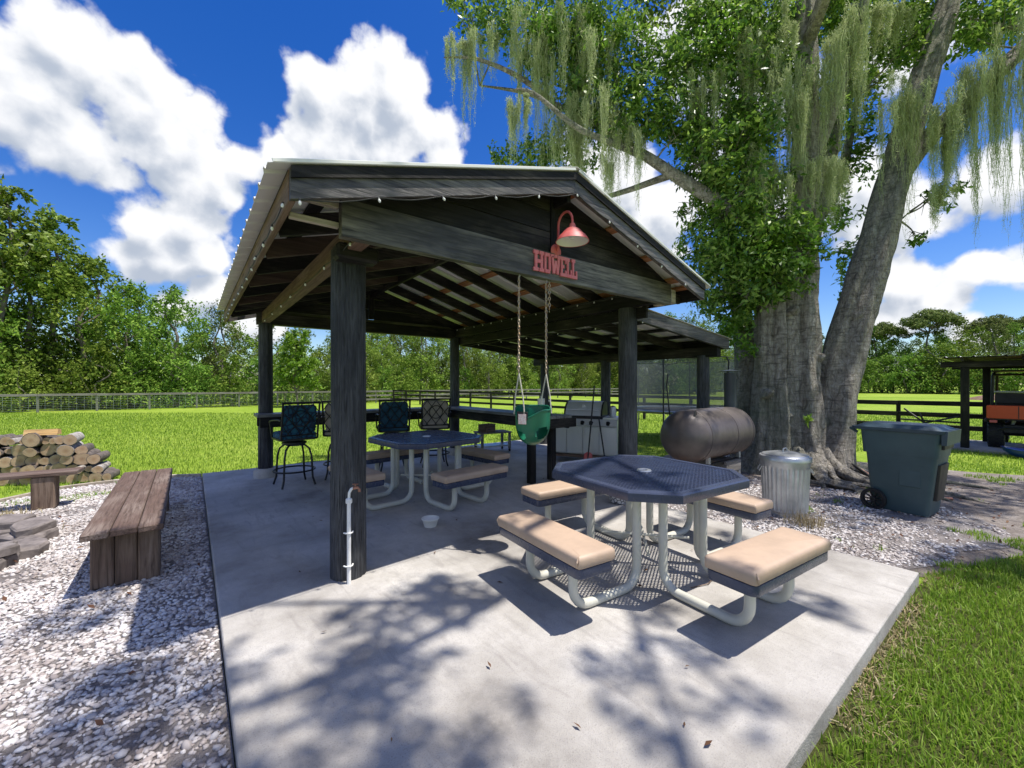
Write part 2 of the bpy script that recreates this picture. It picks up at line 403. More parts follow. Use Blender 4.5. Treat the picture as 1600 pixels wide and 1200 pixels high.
def concrete():
    m, n, l, b = new_mat('concrete')
    v = coords(n, l, world=True)
    f = noise(n, l, v, 1.1, 7, .62); g = noise(n, l, v, 26, 6, .7); k = noise(n, l, v, 150, 3, .6)
    vs = coords(n, l, (3.2, .7, 1), world=True); st = noise(n, l, vs, 3.5, 5, .6, .8)
    c = ramp(n, l, f, [(.33, (.23, .213, .193)), (.44, (.37, .348, .32)), (.57, (.49, .467, .437)), (.72, (.60, .58, .55))])
    c = mixc(n, l, maprange(n, l, g, .48, .70, 0, .55), c, (.36, .335, .31))
    c = mixc(n, l, maprange(n, l, st, .54, .70, 0, .5), c, (.27, .25, .235))
    c = mixc(n, l, maprange(n, l, k, .55, .68, 0, .6), c, (.20, .185, .17))
    l.new(c, b.inputs['Base Color']); l.new(maprange(n, l, g, .3, .7, .92, .72), b.inputs['Roughness'])
    ad = n.new('ShaderNodeMath'); ad.operation = 'ADD'; l.new(g, ad.inputs[0]); l.new(k, ad.inputs[1])
    bump(n, l, b, ad.outputs[0], .6, .008); return m
M['concrete'] = concrete()
def groundmat(name, stops, sc, bs, detail=8):
    m, n, l, b = new_mat(name)
    v = coords(n, l, world=True)
    f = noise(n, l, v, sc, detail, .65); g = noise(n, l, v, .12, 4, .6); h = noise(n, l, v, sc * 6, 4, .7)
    a = n.new('ShaderNodeMath'); a.operation = 'MULTIPLY_ADD'; a.inputs[1].default_value = .55; l.new(g, a.inputs[0]); 
    s2 = n.new('ShaderNodeMath'); s2.operation = 'MULTIPLY'; s2.inputs[1].default_value = .45; l.new(f, s2.inputs[0]); l.new(s2.outputs[0], a.inputs[2])
    c = ramp(n, l, a.outputs[0], stops)
    hs = n.new('ShaderNodeHueSaturation'); l.new(c, hs.inputs['Color']); l.new(maprange(n, l, h, .3, .7, .7, 1.25), hs.inputs['Value'])
    l.new(hs.outputs[0], b.inputs['Base Color']); b.inputs['Roughness'].default_value = .95; b.inputs['Specular IOR Level'].default_value = .15
    bump(n, l, b, h, bs, .04); return m
M['lawn'] = groundmat('lawn_ground', [(.36, (.15, .24, .02)), (.5, (.22, .32, .032)), (.62, (.30, .38, .06))], 3.0, .8)
M['thatch'] = groundmat('turf_thatch', [(.36, (.07, .085, .02)), (.5, (.12, .13, .04)), (.62, (.20, .17, .08))], 14.0, 1.0)
M['soil'] = groundmat('grey_soil', [(.36, (.14, .115, .10)), (.5, (.23, .20, .18)), (.62, (.32, .29, .27))], 4.0, .9)
M['bed'] = groundmat('gravel_bed', [(.36, (.20, .17, .16)), (.5, (.34, .31, .30)), (.62, (.46, .43, .42))], 9.0, 1.0)
def stonemat():
    m, n, l, b = new_mat('marble_chip')
    g = n.new('ShaderNodeNewGeometry')
    c = ramp(n, l, g.outputs['Random Per Island'], [(0., (.30, .255, .24)), (.16, (.42, .375, .36)), (.55, (.60, .565, .55)), (1., (.74, .72, .71))])
    v = coords(n, l, world=True); f = noise(n, l, v, 60, 4, .6)
    d = noise(n, l, v, .8, 5, .65)
    c = mixc(n, l, maprange(n, l, f, .5, .75, 0, .35), c, (.38, .33, .31))
    c = mixc(n, l, maprange(n, l, d, .46, .66, 0, .7), c, (.25, .20, .175))
    l.new(c, b.inputs['Base Color']); b.inputs['Roughness'].default_value = .75
    bump(n, l, b, f, .2, .003); return m
M['stone'] = stonemat()
M['grass'] = leafmat('grass_blade', (.14, .235, .016), (.235, .35, .03), (.37, .45, .08), .4, .5)
M['drygrass'] = leafmat('dry_grass_blade', (.28, .22, .11), (.38, .31, .17), (.45, .40, .26), .2, .8)
M['oakleaf'] = leafmat('glossy_tree_leaf', (.045, .10, .012), (.145, .235, .032), (.34, .43, .085), .5, .36)
M['vineleaf'] = leafmat('bright_vine_leaf', (.08, .18, .014), (.15, .28, .025), (.26, .39, .05), .4, .42)
M['moss'] = leafmat('spanish_moss', (.34, .40, .19), (.50, .56, .29), (.66, .70, .42), .42, .95)
M['leaf_mid'] = leafmat('wood_leaf_mid', (.075, .135, .016), (.165, .26, .036), (.30, .39, .065), .35, .7)
M['leaf_light'] = leafmat('wood_leaf_light', (.12, .18, .022), (.22, .295, .045), (.34, .41, .09), .35, .7)
M['leaf_grey'] = leafmat('wood_leaf_grey', (.08, .115, .03), (.155, .205, .055), (.26, .305, .10), .35, .7)
M['needle'] = leafmat('pine_needle', (.09, .15, .018), (.18, .26, .03), (.30, .38, .06), .25, .5)
M['needle_br'] = leafmat('young_pine_needle', (.09, .19, .012), (.15, .29, .018), (.24, .38, .03), .3, .5)
def barkmat():
    m, n, l, b = new_mat('tree_bark')
    v = coords(n, l, (4, 4, 2.4), world=True); f = noise(n, l, v, 2.4, 11, .74, 1.2)
    vh = coords(n, l, (1.6, 1.6, 11), world=True); h = noise(n, l, vh, 2.2, 7, .68, .5)
    v1 = coords(n, l, world=True); p = noise(n, l, v1, .9, 6, .62); sp = noise(n, l, v1, 16, 5, .7)
    vc = coords(n, l, (5, 5, .55), world=True); vo = n.new('ShaderNodeTexVoronoi'); vo.inputs['Scale'].default_value = 2.6; vo.feature = 'DISTANCE_TO_EDGE'; vo.inputs['Randomness'].default_value = 1
    wv = n.new('ShaderNodeVectorMath'); wv.operation = 'ADD'; tn = n.new('ShaderNodeTexNoise'); tn.inputs['Scale'].default_value = 1.3; tn.inputs['Detail'].default_value = 6; l.new(vc, tn.inputs['Vector']); l.new(tn.outputs['Color'], wv.inputs[0]); l.new(vc, wv.inputs[1]); l.new(wv.outputs[0], vo.inputs['Vector'])
    crack = maprange(n, l, vo.outputs['Distance'], 0.0, .10, 0, 1)
    c = ramp(n, l, f, [(.30, (.08, .068, .055)), (.43, (.30, .27, .225)), (.56, (.47, .43, .37)), (.72, (.66, .62, .56))])
    c = mixc(n, l, maprange(n, l, h, .52, .62, 0, .65), c, (.12, .108, .094))
    c = mixc(n, l, maprange(n, l, p, .46, .66, 0, .6), c, (.19, .225, .145))
    c = mixc(n, l, maprange(n, l, sp, .60, .72, 0, .7), c, (.46, .47, .42))
    c = mixc(n, l, maprange(n, l, crack, 0, 1, .28, 0), c, (.05, .045, .038))
    l.new(c, b.inputs['Base Color']); b.inputs['Roughness'].default_value = .92; b.inputs['Specular IOR Level'].default_value = .2
    ad = n.new('ShaderNodeMath'); ad.operation = 'MULTIPLY_ADD'; ad.inputs[1].default_value = .45; l.new(h, ad.inputs[0]); l.new(f, ad.inputs[2])
    a2 = n.new('ShaderNodeMath'); a2.operation = 'MULTIPLY_ADD'; a2.inputs[1].default_value = .12; l.new(crack, a2.inputs[0]); l.new(ad.outputs[0], a2.inputs[2])
    bump(n, l, b, a2.outputs[0], 1.0, .09); return m
M['bark'] = barkmat()
M['trunk'] = plain('wood_trunk_bark', (.22, .19, .16), .95, 0, .6, 5, .8, 20, (3, 3, .5), c2=(.09, .075, .065))
def lattice_mat():
    m, n, l, b = new_mat('safety_net')
    b.inputs['Base Color'].default_value = (.22, .23, .235, 1); b.inputs['Roughness'].default_value = .8
    t = n.new('ShaderNodeBsdfTransparent'); mx = n.new('ShaderNodeMixShader'); mx.inputs[0].default_value = .5
    l.new(t.outputs[0], mx.inputs[1]); l.new(b.outputs[0], mx.inputs[2]); l.new(mx.outputs[0], n['Material Output'].inputs[0]); return m
M['net'] = lattice_mat()
M['fencegrey'] = wood('grey_fence_wood', (.17, .155, .14), (.30, .285, .26), 0, .5, .85, .4)
M['fencegrey_z'] = wood('grey_fence_post_wood', (.17, .17, .135), (.30, .29, .25), 2, .5, .85, .4)

# ------------------------------------------------------------------ the ground
GZ = -.10
def sheet(name, poly, z, mat, cuts=0):
    bm = bmesh.new(); vs = [bm.verts.new((x, y, z)) for x, y in poly]; bm.faces.new(vs)
    me = bpy.data.meshes.new(name); bm.to_mesh(me); bm.free(); me.materials.append(mat)
    o = obj(name, me); o['kind'] = 'structure'; return o
def smooth_poly(poly, it=2):
    for _ in range(it):
        q = []
        for i in range(len(poly)):
            a, b = poly[i], poly[(i + 1) % len(poly)]
            q += [(a[0] * .75 + b[0] * .25, a[1] * .75 + b[1] * .25), (a[0] * .25 + b[0] * .75, a[1] * .25 + b[1] * .75)]
        poly = q
    return poly
sheet('lawn', [(-900, -300), (1500, -900), (1500, 1500), (-900, 1500)], GZ, M['lawn'])
SLAB = [(.14, .61), (4.43, .61), (4.43, 3.95), (7.0, 3.95), (7.0, 8.4), (.14, 8.4)]
def slab():
    bm = bmesh.new(); b = MB().prism(SLAB, -.17, 0)
    me = bpy.data.meshes.new('concrete_slab'); me.from_pydata(b.v, [], b.f)
    bm.from_mesh(me); bmesh.ops.recalc_face_normals(bm, faces=bm.faces[:])
    top = [e for e in bm.edges if all(v.co.z > -.01 for v in e.verts)]
    bmesh.ops.bevel(bm, geom=top, offset=.014, segments=3, affect='EDGES', profile=.6)
    bm.to_mesh(me); bm.free(); me.materials.append(M['concrete'])
    o = obj('concrete_slab', me); o['kind'] = 'structure'
slab()
BED_L = [(.135, -3), (.135, 8.45), (-.35, 8.7), (-.95, 8.72), (-1.5, 8.62), (-1.95, 8.1), (-2.7, 7.6), (-4.2, 6.8), (-6, 5), (-6, -3)]
sheet('gravel_bed', BED_L, -.06, M['bed'])
BED_R = [(4.435, .72), (4.75, .70), (5.15, .52), (5.6, .50), (6.1, .22), (6.7, .25), (7.3, .55), (7.7, 1.3), (7.35, 2.1), (7.2, 3.0), (7.3, 3.94), (4.435, 3.94)]
sheet('gravel_bed', BED_R, GZ + .008, M['bed'])
SOIL = smooth_poly([(4.3, .72), (5.2, .42), (6.2, .05), (7.5, -.6), (9.6, -1.6), (12.2, -2.6), (12.6, -1.3), (10.9, .4), (10.6, 1.9), (10.2, 3.6), (9.0, 5.2), (7.6, 5.0), (7.05, 4.2), (4.4, 4.0)], 2)
sheet('bare_soil', SOIL, GZ + .004, M['soil'])

sheet('turf', smooth_poly([(-.5, -2.5), (9, -3.5), (12, -2.9), (9.4, -1.75), (7.4, -.7), (6.3, 0.0), (5.2, .40), (4.5, .66), (.8, .66), (.15, .3)], 1), GZ + .003, M['thatch'])
def in_poly(P, poly):
    x, y = P[:, 0], P[:, 1]; c = np.zeros(len(P), bool); n = len(poly)
    for i in range(n):
        x1, y1 = poly[i]; x2, y2 = poly[(i + 1) % n]
        if y1 == y2: continue
        t = ((y1 > y) != (y2 > y)) & (x < (x2 - x1) * (y - y1) / (y2 - y1) + x1); c ^= t
    return c
AX, AY = math.sin(R(37.7)), math.cos(R(37.7))
def vis(P, lim=1.55):
    d = P[:, 0] * AX + P[:, 1] * AY; l = P[:, 0] * AY - P[:, 1] * AX
    return (d > .7) & (np.abs(l) < lim * d), d
PHI = (1 + 5 ** .5) / 2
ICO = np.array([(-1, PHI, 0), (1, PHI, 0), (-1, -PHI, 0), (1, -PHI, 0), (0, -1, PHI), (0, 1, PHI), (0, -1, -PHI), (0, 1, -PHI), (PHI, 0, -1), (PHI, 0, 1), (-PHI, 0, -1), (-PHI, 0, 1)]) / 1.902
ICOF = np.array([(0, 11, 5), (0, 5, 1), (0, 1, 7), (0, 7, 10), (0, 10, 11), (1, 5, 9), (5, 11, 4), (11, 10, 2), (10, 7, 6), (7, 1, 8), (3, 9, 4), (3, 4, 2), (3, 2, 6), (3, 6, 8), (3, 8, 9), (4, 9, 5), (2, 4, 11), (6, 2, 10), (8, 6, 7), (9, 8, 1)])
def rotz(a):
    c, s = np.cos(a), np.sin(a); z = np.zeros_like(a); o = np.ones_like(a)
    return np.stack([np.stack([c, -s, z], -1), np.stack([s, c, z], -1), np.stack([z, z, o], -1)], -2)
def rotx(a):
    c, s = np.cos(a), np.sin(a); z = np.zeros_like(a); o = np.ones_like(a)
    return np.stack([np.stack([o, z, z], -1), np.stack([z, c, -s], -1), np.stack([z, s, c], -1)], -2)
def stones(P, z, size):
    n = len(P)
    sc = np.stack([RNG.uniform(.8, 1.35, n), RNG.uniform(.6, 1.0, n), RNG.uniform(.35, .65, n)], -1) * size[:, None]
    V = ICO[None] * (1 + RNG.uniform(-.24, .24, (n, 12, 1))) * sc[:, None, :]
    Rm = rotz(RNG.uniform(0, 6.28, n)) @ rotx(RNG.normal(0, .35, n)) @ rotz(RNG.uniform(0, 6.28, n))
    V = np.einsum('nij,nkj->nki', Rm, V)
    V += np.concatenate([P, (z + RNG.uniform(-.2, .75, n) * size * .6)[:, None]], 1)[:, None, :]
    F = ICOF[None] + (np.arange(n) * 12)[:, None, None]
    return V.reshape(-1, 3), F.reshape(-1, 3)
def gravel(poly, z, x0, x1, y0, y1, dens_near, keep=None, label=''):
    n = int((x1 - x0) * (y1 - y0) * dens_near)
    P = np.stack([RNG.uniform(x0, x1, n), RNG.uniform(y0, y1, n)], -1)
    k, d = vis(P); k &= in_poly(P, poly) & (RNG.uniform(0, 1, n) < np.clip((4.2 / np.maximum(d, .1)) ** 1.3, .18, 1))
    if keep is not None: k &= keep(P)
    P, d = P[k], d[k]
    size = RNG.uniform(.0085, .018, len(P)) * np.clip((d / 4.2) ** .5, 1, 1.6) * np.where(RNG.uniform(0, 1, len(P)) < .06, 1.5, 1)
    V, F = stones(P, np.full(len(P), z), size)
    o = obj('gravel', mesh_np('gravel', V, F, M['stone']))
    tag(o, label, 'gravel', kind='stuff')
def patch(P, sc, seed):                                   # cheap value noise, 0..1
    r = np.random.default_rng(seed); A = r.uniform(0, 1, (64, 64)); Q = P / sc
    i = np.floor(Q).astype(int); f = Q - i; f = f * f * (3 - 2 * f)
    g = lambda a, b: A[(i[:, 0] + a) % 64, (i[:, 1] + b) % 64]
    return (g(0, 0) * (1 - f[:, 0]) + g(1, 0) * f[:, 0]) * (1 - f[:, 1]) + (g(0, 1) * (1 - f[:, 0]) + g(1, 1) * f[:, 0]) * f[:, 1]
FIRE = (-2.05, 5.7)
gravel(BED_L, -.06, -5.2, .12, .3, 8.7, 3000, lambda P: (np.hypot(P[:, 0] - FIRE[0], P[:, 1] - FIRE[1]) > .75) & (patch(P, .55, 3) * .6 + patch(P, .16, 4) * .4 + RNG.uniform(-.22, .22, len(P)) > .27), 'white marble chip gravel left of the concrete slab')
gravel(BED_R, GZ + .008, 4.44, 7.8, .1, 3.94, 2200, lambda P: (patch(P, .5, 5) * .6 + patch(P, .15, 6) * .4 + RNG.uniform(-.2, .2, len(P)) > np.clip(.30 + .10 * (P[:, 0] - 4.6) * (P[:, 1] < 1.2) + .09 * np.maximum(P[:, 0] - 6.3, 0), .25, .8)), 'white and grey gravel around the metal trash can')

def blades(P, z, h, w, lean=.5, name='grass', mat=None, label='', parent=None):
    n = len(P); a = RNG.uniform(0, 6.28, n); t = np.stack([np.cos(a), np.sin(a)], -1); sd = np.stack([-t[:, 1], t[:, 0]], -1)
    ln = np.abs(RNG.normal(0, lean, n))
    p0 = np.concatenate([P, np.full((n, 1), 0.) + np.reshape(z, (-1, 1))], 1)
    def at(f, k):      # point at height fraction f, half width factor k
        hh = h * f * (1 - .25 * ln * f); off = t * (h * ln * f * f)[:, None]
        c = p0.copy(); c[:, :2] += off; c[:, 2] += hh
        L = c.copy(); L[:, :2] -= sd * (w * k)[:, None]; Rr = c.copy(); Rr[:, :2] += sd * (w * k)[:, None]; return c, L, Rr
    _, a0, b0 = at(0, .5); _, a1, b1 = at(.55, .45); c2, _, _ = at(1., 0)
    V = np.stack([a0, b0, a1, b1, c2], 1).reshape(-1, 3)
    T = np.array([(0, 1, 3), (0, 3, 2), (2, 3, 4)]); F = (T[None] + (np.arange(n) * 5)[:, None, None]).reshape(-1, 3)
    o = obj(name, mesh_np(name, V, F, mat or M['grass']), parent)
    if label: tag(o, label, name.replace('_', ' '), kind='stuff')
    return o
def free_ground(P, margin=0):
    return ~(in_poly(P, [(.13 - margin, .6 - margin), (4.44 + margin, .6 - margin), (4.44 + margin, 3.9), (7.02, 3.9), (7.02, 8.42 + margin), (.13 - margin, 8.42 + margin)]) | in_poly(P, BED_L))
# near lawn on the right
n = 420000; P = np.stack([RNG.uniform(.8, 12, n), RNG.uniform(-3.2, 2.2, n)], -1)
k, d = vis(P, 1.5); soil = in_poly(P, SOIL); pn = patch(P, .45, 9) * .6 + patch(P, .14, 10) * .4
k &= free_ground(P) & ~(soil & (pn < .74)) & ~(in_poly(P, BED_R) & (pn < .8)) & (RNG.uniform(0, 1, n) < np.clip((2.6 / np.maximum(d, .1)) ** 1.5, .1, 1))
edge = (.6 - P[:, 1] < .11 * (.1 + pn)) & (P[:, 0] < 4.6)         # worn strip along the slab
k &= ~(edge & (RNG.uniform(0, 1, n) < .8))
Pn, dn = P[k], d[k]; s = np.clip((dn / 2.6) ** .6, 1, 1.8)
thick = patch(Pn, .3, 12)
blades(Pn, np.full(len(Pn), GZ), RNG.uniform(.03, .065, len(Pn)) * (.7 + .6 * thick), RNG.uniform(.0035, .0065, len(Pn)) * s, .55, 'grass', M['grass'], 'green lawn blades growing beside the front edge of the slab')
n = 1500; P = np.stack([RNG.uniform(1.4, 4.8, n), .6 - np.abs(RNG.normal(0, .09, n))], -1)
P = P[(patch(P, .25, 14) > .35)]
blades(P, np.full(len(P), GZ), RNG.uniform(.02, .06, len(P)), RNG.uniform(.004, .008, len(P)), 1.3, 'dry_grass', M['drygrass'], 'dry straw-coloured grass strip along the slab edge')
# lawn in the middle distance
n = 900000; dd = np.sqrt(RNG.uniform(6.0 ** 2, 22 ** 2, n)); ll = RNG.uniform(-1.45, 1.45, n) * dd
P = np.stack([dd * AX + ll * AY, dd * AY - ll * AX], -1)
k = free_ground(P) & ~in_poly(P, SOIL) & ~in_poly(P, BED_R) & ~((P[:, 0] < 12) & (P[:, 1] < 3.0)) & (RNG.uniform(0, 1, n) < np.clip((8 / dd) ** 1.6, .0, 1) * .42)
Pn, dn = P[k], dd[k]
blades(Pn, np.full(len(Pn), GZ), RNG.uniform(.035, .075, len(Pn)) * np.clip((dn / 8) ** .3, 1, 1.5), RNG.uniform(.006, .010, len(Pn)) * np.clip(dn / 8, 1, 2.2), .5, 'grass', M['grass'], 'mown bright green lawn of the paddock behind the pavilion')
# dry weeds by the trash can
P = np.array([5.32, 1.62]) + RNG.normal(0, .1, (260, 2)); blades(P, np.full(260, GZ), RNG.uniform(.08, .2, 260), RNG.uniform(.003, .006, 260), .7, 'dry_weeds', M['drygrass'], 'tuft of dry weeds beside the metal trash can')
P = np.concatenate([np.array(FIRE) + RNG.normal(0, .35, (500, 2)), np.array([-1.75, 7.2]) + RNG.normal(0, .16, (300, 2))])
blades(P, np.full(len(P), -.06), RNG.uniform(.03, .12, len(P)), RNG.uniform(.004, .009, len(P)), 1.2, 'dry_weeds', M['drygrass'], 'dry leaves and weeds around the fire pit stones')
P = np.concatenate([np.array([-1.35, 7.9]) + RNG.normal(0, 1, (500, 2)) * np.array([.35, .12]), np.array([-2.1, 8.9]) + RNG.normal(0, 1, (700, 2)) * np.array([.5, .2])])
blades(P, np.full(len(P), -.06), RNG.uniform(.02, .07, len(P)), RNG.uniform(.005, .009, len(P)), .8, 'grass', M['grass'], 'weedy grass tufts in the gravel near the log pile')
# timber edging round the gravel
path = [(.12, 8.47), (-.35, 8.73), (-.95, 8.76), (-1.5, 8.66), (-1.98, 8.12), (-2.72, 7.63), (-4.2, 6.84)]
t = thing('edging_timber', 'thin pale timber edging between gravel bed and lawn', 'edging', (-.95, 8.76, GZ))
for a, b in zip(path, path[1:]):
    MB().beam((*a, GZ + .03), (*b, GZ + .03), .045, .11, bev=.006).build('board', M['timber'], t, off=(-.95, 8.76, GZ))

# ------------------------------------------------------------------ the pavilion
PC = (2.6, 5.3, 0)
pav = thing('pavilion', 'open black timber pavilion with metal gable roof and lean-to on the slab', 'pavilion', PC)
def zr(x): return 3.27 - .295 * abs(x - 2.6)
def zl(x): return 2.46 - .10 * (x - 4.45)
def pole(name, x, y, z0, z1, r, seed, parent=pav):
    rr = random.Random(seed); n = 52; rows = 30; vs = []
    amp = [rr.uniform(-.022, .03) - (.06 if rr.random() < .14 else 0) for _ in range(n)]; ph = [rr.uniform(0, 6) for _ in range(n)]
    for i in range(rows):
        z = z0 + (z1 - z0) * i / (rows - 1)
        for k in range(n):
            a = 2 * math.pi * k / n
            q = r * (1.03 - .06 * i / rows) * (1 + amp[k] + .018 * math.sin(z * 3.1 + ph[k]) + .02 * math.sin(2 * a + z * .8 + seed))
            if rr.random() < .02: q *= .965
            vs.append((x + q * math.cos(a), y + q * math.sin(a), z))
    fs = [(i * n + k, i * n + (k + 1) % n, (i + 1) * n + (k + 1) % n, (i + 1) * n + k) for i in range(rows - 1) for k in range(n)]
    fs += [tuple(range(n - 1, -1, -1)), tuple((rows - 1) * n + k for k in range(n))]
    b = MB(); b.add(vs, fs); return b.build(name, M['pole'], parent, True, 60, off=PC)
pole('post', .95, 3.27, -.02, 2.46, .122, 1)
pole("post", 4.36, 3.25, -.02, 2.40, .112, 2)
pole('post', .92, 7.50, -.02, 2.40, .10, 3)
pole('post', 4.30, 7.50, -.02, 2.40, .10, 4)
for i, y in enumerate((3.55, 5.62, 7.5)): pole('post', 6.8, y, -.12 if i == 0 else -.02, 1.93, .10, 5 + i)
for x, y, s in ((.92, 7.5, .17), (4.3, 7.5, .17)):               # concrete collars
    MB().lathe([(s, 0), (s * .97, .10), (s * .8, .14)], 14, (x, y, 0)).build('post_footing', M['concrete'], pav, True, off=PC)
def P_(name, b, mat, smooth=False): return b.build(name, mat, pav, smooth, off=PC)
# plates
P_('plate_beam', MB().bx(.87, .97, 2.78, 7.78, 2.40, 2.575, .006), M['brown_y'])
P_('plate_beam', MB().bx(4.28, 4.38, 2.78, 7.78, 2.40, 2.575, .006), M['black_y'])
P_('plate_beam', MB().bx(6.74, 6.86, 3.28, 7.85, 1.90, 2.062, .006), M['black_y'])
P_('ledger', MB().bx(4.385, 4.425, 3.0, 7.7, 2.26, 2.40, .004), M['black_y'])
P_('post_cap', MB().bx(.80, 1.10, 3.02, 3.16, 2.335, 2.45, .02), M['black_x'])
P_('tie_beam', MB().bx(.97, 4.28, 7.44, 7.53, 2.38, 2.56, .005), M['black_x'])
# rafters: the two slopes share one mesh each
def slope_mesh(name, x0, x1, zf, drop, w, h, mat):
    return MB().beam((x0 - PC[0], 0, zf(x0) - drop), (x1 - PC[0], 0, zf(x1) - drop), w, h, bev=.004).mesh(name, mat)
RL = slope_mesh('rafter', .46, 2.575, zr, .118, .045, .14, M['black_x'])
RR = slope_mesh('rafter', 2.625, 4.74, zr, .118, .045, .14, M['black_x'])
M['dkbrown_x'] = wood('dark_brown_wood', (.06, .036, .026), (.13, .095, .07), 0, .4, .7, .4)
RB = slope_mesh('rafter', .46, 2.575, zr, .118, .045, .14, M['dkbrown_x'])
for i in range(8):
    y = 3.20 + i * .62
    obj('rafter', RL if i % 2 == 0 or i > 5 else RB, pav, (0, y - PC[1], 0)); obj('rafter', RR, pav, (0, y - PC[1], 0))
LE = slope_mesh('lean_to_rafter', 4.43, 7.02, zl, .105, .045, .13, M['black_x'])
for i in range(7): obj('lean_to_rafter', LE, pav, (0, 3.30 + i * .74 - PC[1], 0))
P_('ridge_board', MB().bx(2.578, 2.622, 2.55, 8.1, 3.03, 3.20), M['black_y'])
# purlins
def purlin(x, zf, mat, y0=2.53, y1=8.13, nm='purlin'):
    s = -.295 if x > 2.6 else .295
    if zf is zl: s = -.10
    nv = Vector((-s, 0, 1)).normalized(); z = zf(x) - .027
    P_(nm, MB().beam((x, y0, z), (x, y1, z), .09, .034, up=nv, bev=.003), mat)
for d in (.16, .78, 1.38, 1.92, 2.14):
    purlin(2.6 + d, zr, M['orange_y']); purlin(2.6 - d, zr, M['black_y'])
for x in (4.6, 5.25, 5.85, 6.45, 6.98): purlin(x, zl, M['black_y'], 3.28, 7.85)
# barge boards, fascias
for y in (2.50, 8.14):
    for a, b in ((.42, 2.5985), (4.78, 2.6015)):
        P_('barge_board', MB().prism([(a, zr(a) - .185), (b, zr(b) - .185), (b, zr(b) - .012), (a, zr(a) - .012)][::1 if a < b else -1], y - .02, y + .02, 'y'), M['barge_x'])
        if y < 3: P_('barge_shadow_strip', MB().prism([(a, zr(a) - .075), (b, zr(b) - .075), (b, zr(b) - .010), (a, zr(a) - .010)][::1 if a < b else -1], y - .036, y - .021, 'y'), M['black_x'])  # dark strip added for the shadow along the top of the barge board
P_('fascia', MB().bx(.415, .452, 2.525, 8.115, zr(.43) - .185, zr(.43) - .012), M['brown_y'])
P_('fascia', MB().bx(4.748, 4.785, 2.525, 8.115, zr(4.77) - .185, zr(4.77) - .012), M['black_y'])
P_('fascia', MB().bx(7.025, 7.06, 3.27, 7.86, zl(7.04) - .17, zl(7.04) - .008), M['black_y'])
P_('barge_board', MB().prism([(4.48, zl(4.48) - .18), (7.02, zl(7.02) - .18), (7.02, zl(7.02) - .012), (4.48, zl(4.48) - .012)], 3.225, 3.265, 'y'), M['barge_x'])
P_('lookout', MB().bx(.46, .742, 2.752, 2.79, 2.565, 2.655), M['timber'])
P_('lookout', MB().bx(.46, .742, 2.752, 2.79, 2.44, 2.475), M['timber'])
P_('lookout', MB().bx(4.452, 4.54, 2.70, 2.95, 2.40, 2.56), M['timber'])
P_('lookout', MB().bx(4.545, 4.74, 2.76, 2.80, 2.43, 2.54), M['black_x'])
# gable boarding
def gable(y0, y1, xa, xb):
    zs = [2.38, 2.625, 2.815, 3.0, 3.19]
    for i, (a, b) in enumerate(zip(zs, zs[1:])):
        b -= .007
        def lim(z): w = (3.215 - z) / .295; return max(xa, 2.6 - w), min(xb, 2.6 + w)
        spans = [(None, None)] if i == 0 else [(None, 2.545), (2.655, None)]
        for s0, s1 in spans:
            l0, r0 = lim(a); l1, r1 = lim(b)
            if s1: r0 = r1 = s1
            if s0: l0 = l1 = s0
            if i == 0 and y0 < 4: l0, l1, r0, r1 = xa, xa, xb, xb
            if r1 - l1 < .03: l1, r1 = (l0, l0 + .03) if s0 else (r0 - .03, r0)
            th = .03 if i == 0 else 0
            pts = [(l0, a), (r0, a), (r1, b), (l1, b)]
            P_('gable_board', MB().prism(pts, y0 - th, y1, 'y'), M['black_x'] if i else M['gablebeam'])
    P_('king_post', MB().bx(2.552, 2.648, y0 - .012, y1 + .005, 2.632, 3.17), M['black_z'])
M['gablebeam'] = wood('gable_beam_wood', (.034, .032, .029), (.20, .185, .15), 0, .7, .5, .6)
gable(2.735, 2.775, .745, 4.445); gable(7.56, 7.60, .80, 4.40)
# corrugated roof sheets
def roof_sheet(x0, x1, zf, ya, yb, lift=0.0):
    prof = []; y = ya; rib = .228
    while y < yb - .01:
        for dy, h in ((0, 0), (.085, 0), (.098, .019), (.13, .019), (.143, 0)):
            if y + dy <= yb: prof.append((y + dy, h))
        y += rib
    prof.append((yb, 0)); nx = 5; vs = []
    s = (zf(x1) - zf(x0)) / (x1 - x0); nv = Vector((-s, 0, 1)).normalized()
    for side in (0, -.0018):
        for i in range(nx):
            x = x0 + (x1 - x0) * i / (nx - 1)
            for (yy, h) in prof:
                q = nv * (h + side + lift); vs.append((x + q.x, yy, zf(x) + q.z))
    m = len(prof); N = nx * m; fs = []
    for i in range(nx - 1):
        for j in range(m - 1):
            a, b, c, d = i * m + j, i * m + j + 1, (i + 1) * m + j + 1, (i + 1) * m + j
            fs += [(a, d, c, b), (N + a, N + b, N + c, N + d)]
    for j in range(m - 1):
        fs += [(j, j + 1, N + j + 1, N + j), ((nx - 1) * m + j + 1, (nx - 1) * m + j, N + (nx - 1) * m + j, N + (nx - 1) * m + j + 1)]
    for i in range(nx - 1):
        fs += [(i * m, N + i * m, N + (i + 1) * m, (i + 1) * m), ((i + 1) * m - 1, (i + 2) * m - 1, N + (i + 2) * m - 1, N + (i + 1) * m - 1)]
    b = MB(); b.add(vs, fs); return b
for k in range(6):
    ya = 2.46 + k * .912; yb = min(ya + .925, 8.18); li = .0021 * (k % 2)
    P_('roof_panel', roof_sheet(.31, 2.56, zr, ya, yb, li), M['roofmetal'])
    P_('roof_panel', roof_sheet(2.64, 4.89, zr, ya, yb, li), M['roofmetal'])
for k in range(5):
    ya = 3.20 + k * .912; yb = min(ya + .925, 7.9)
    P_('roof_panel', roof_sheet(4.46, 7.12, zl, ya, yb, .0021 * (k % 2)), M['roofmetal'])
rc = MB(); h = 3.27
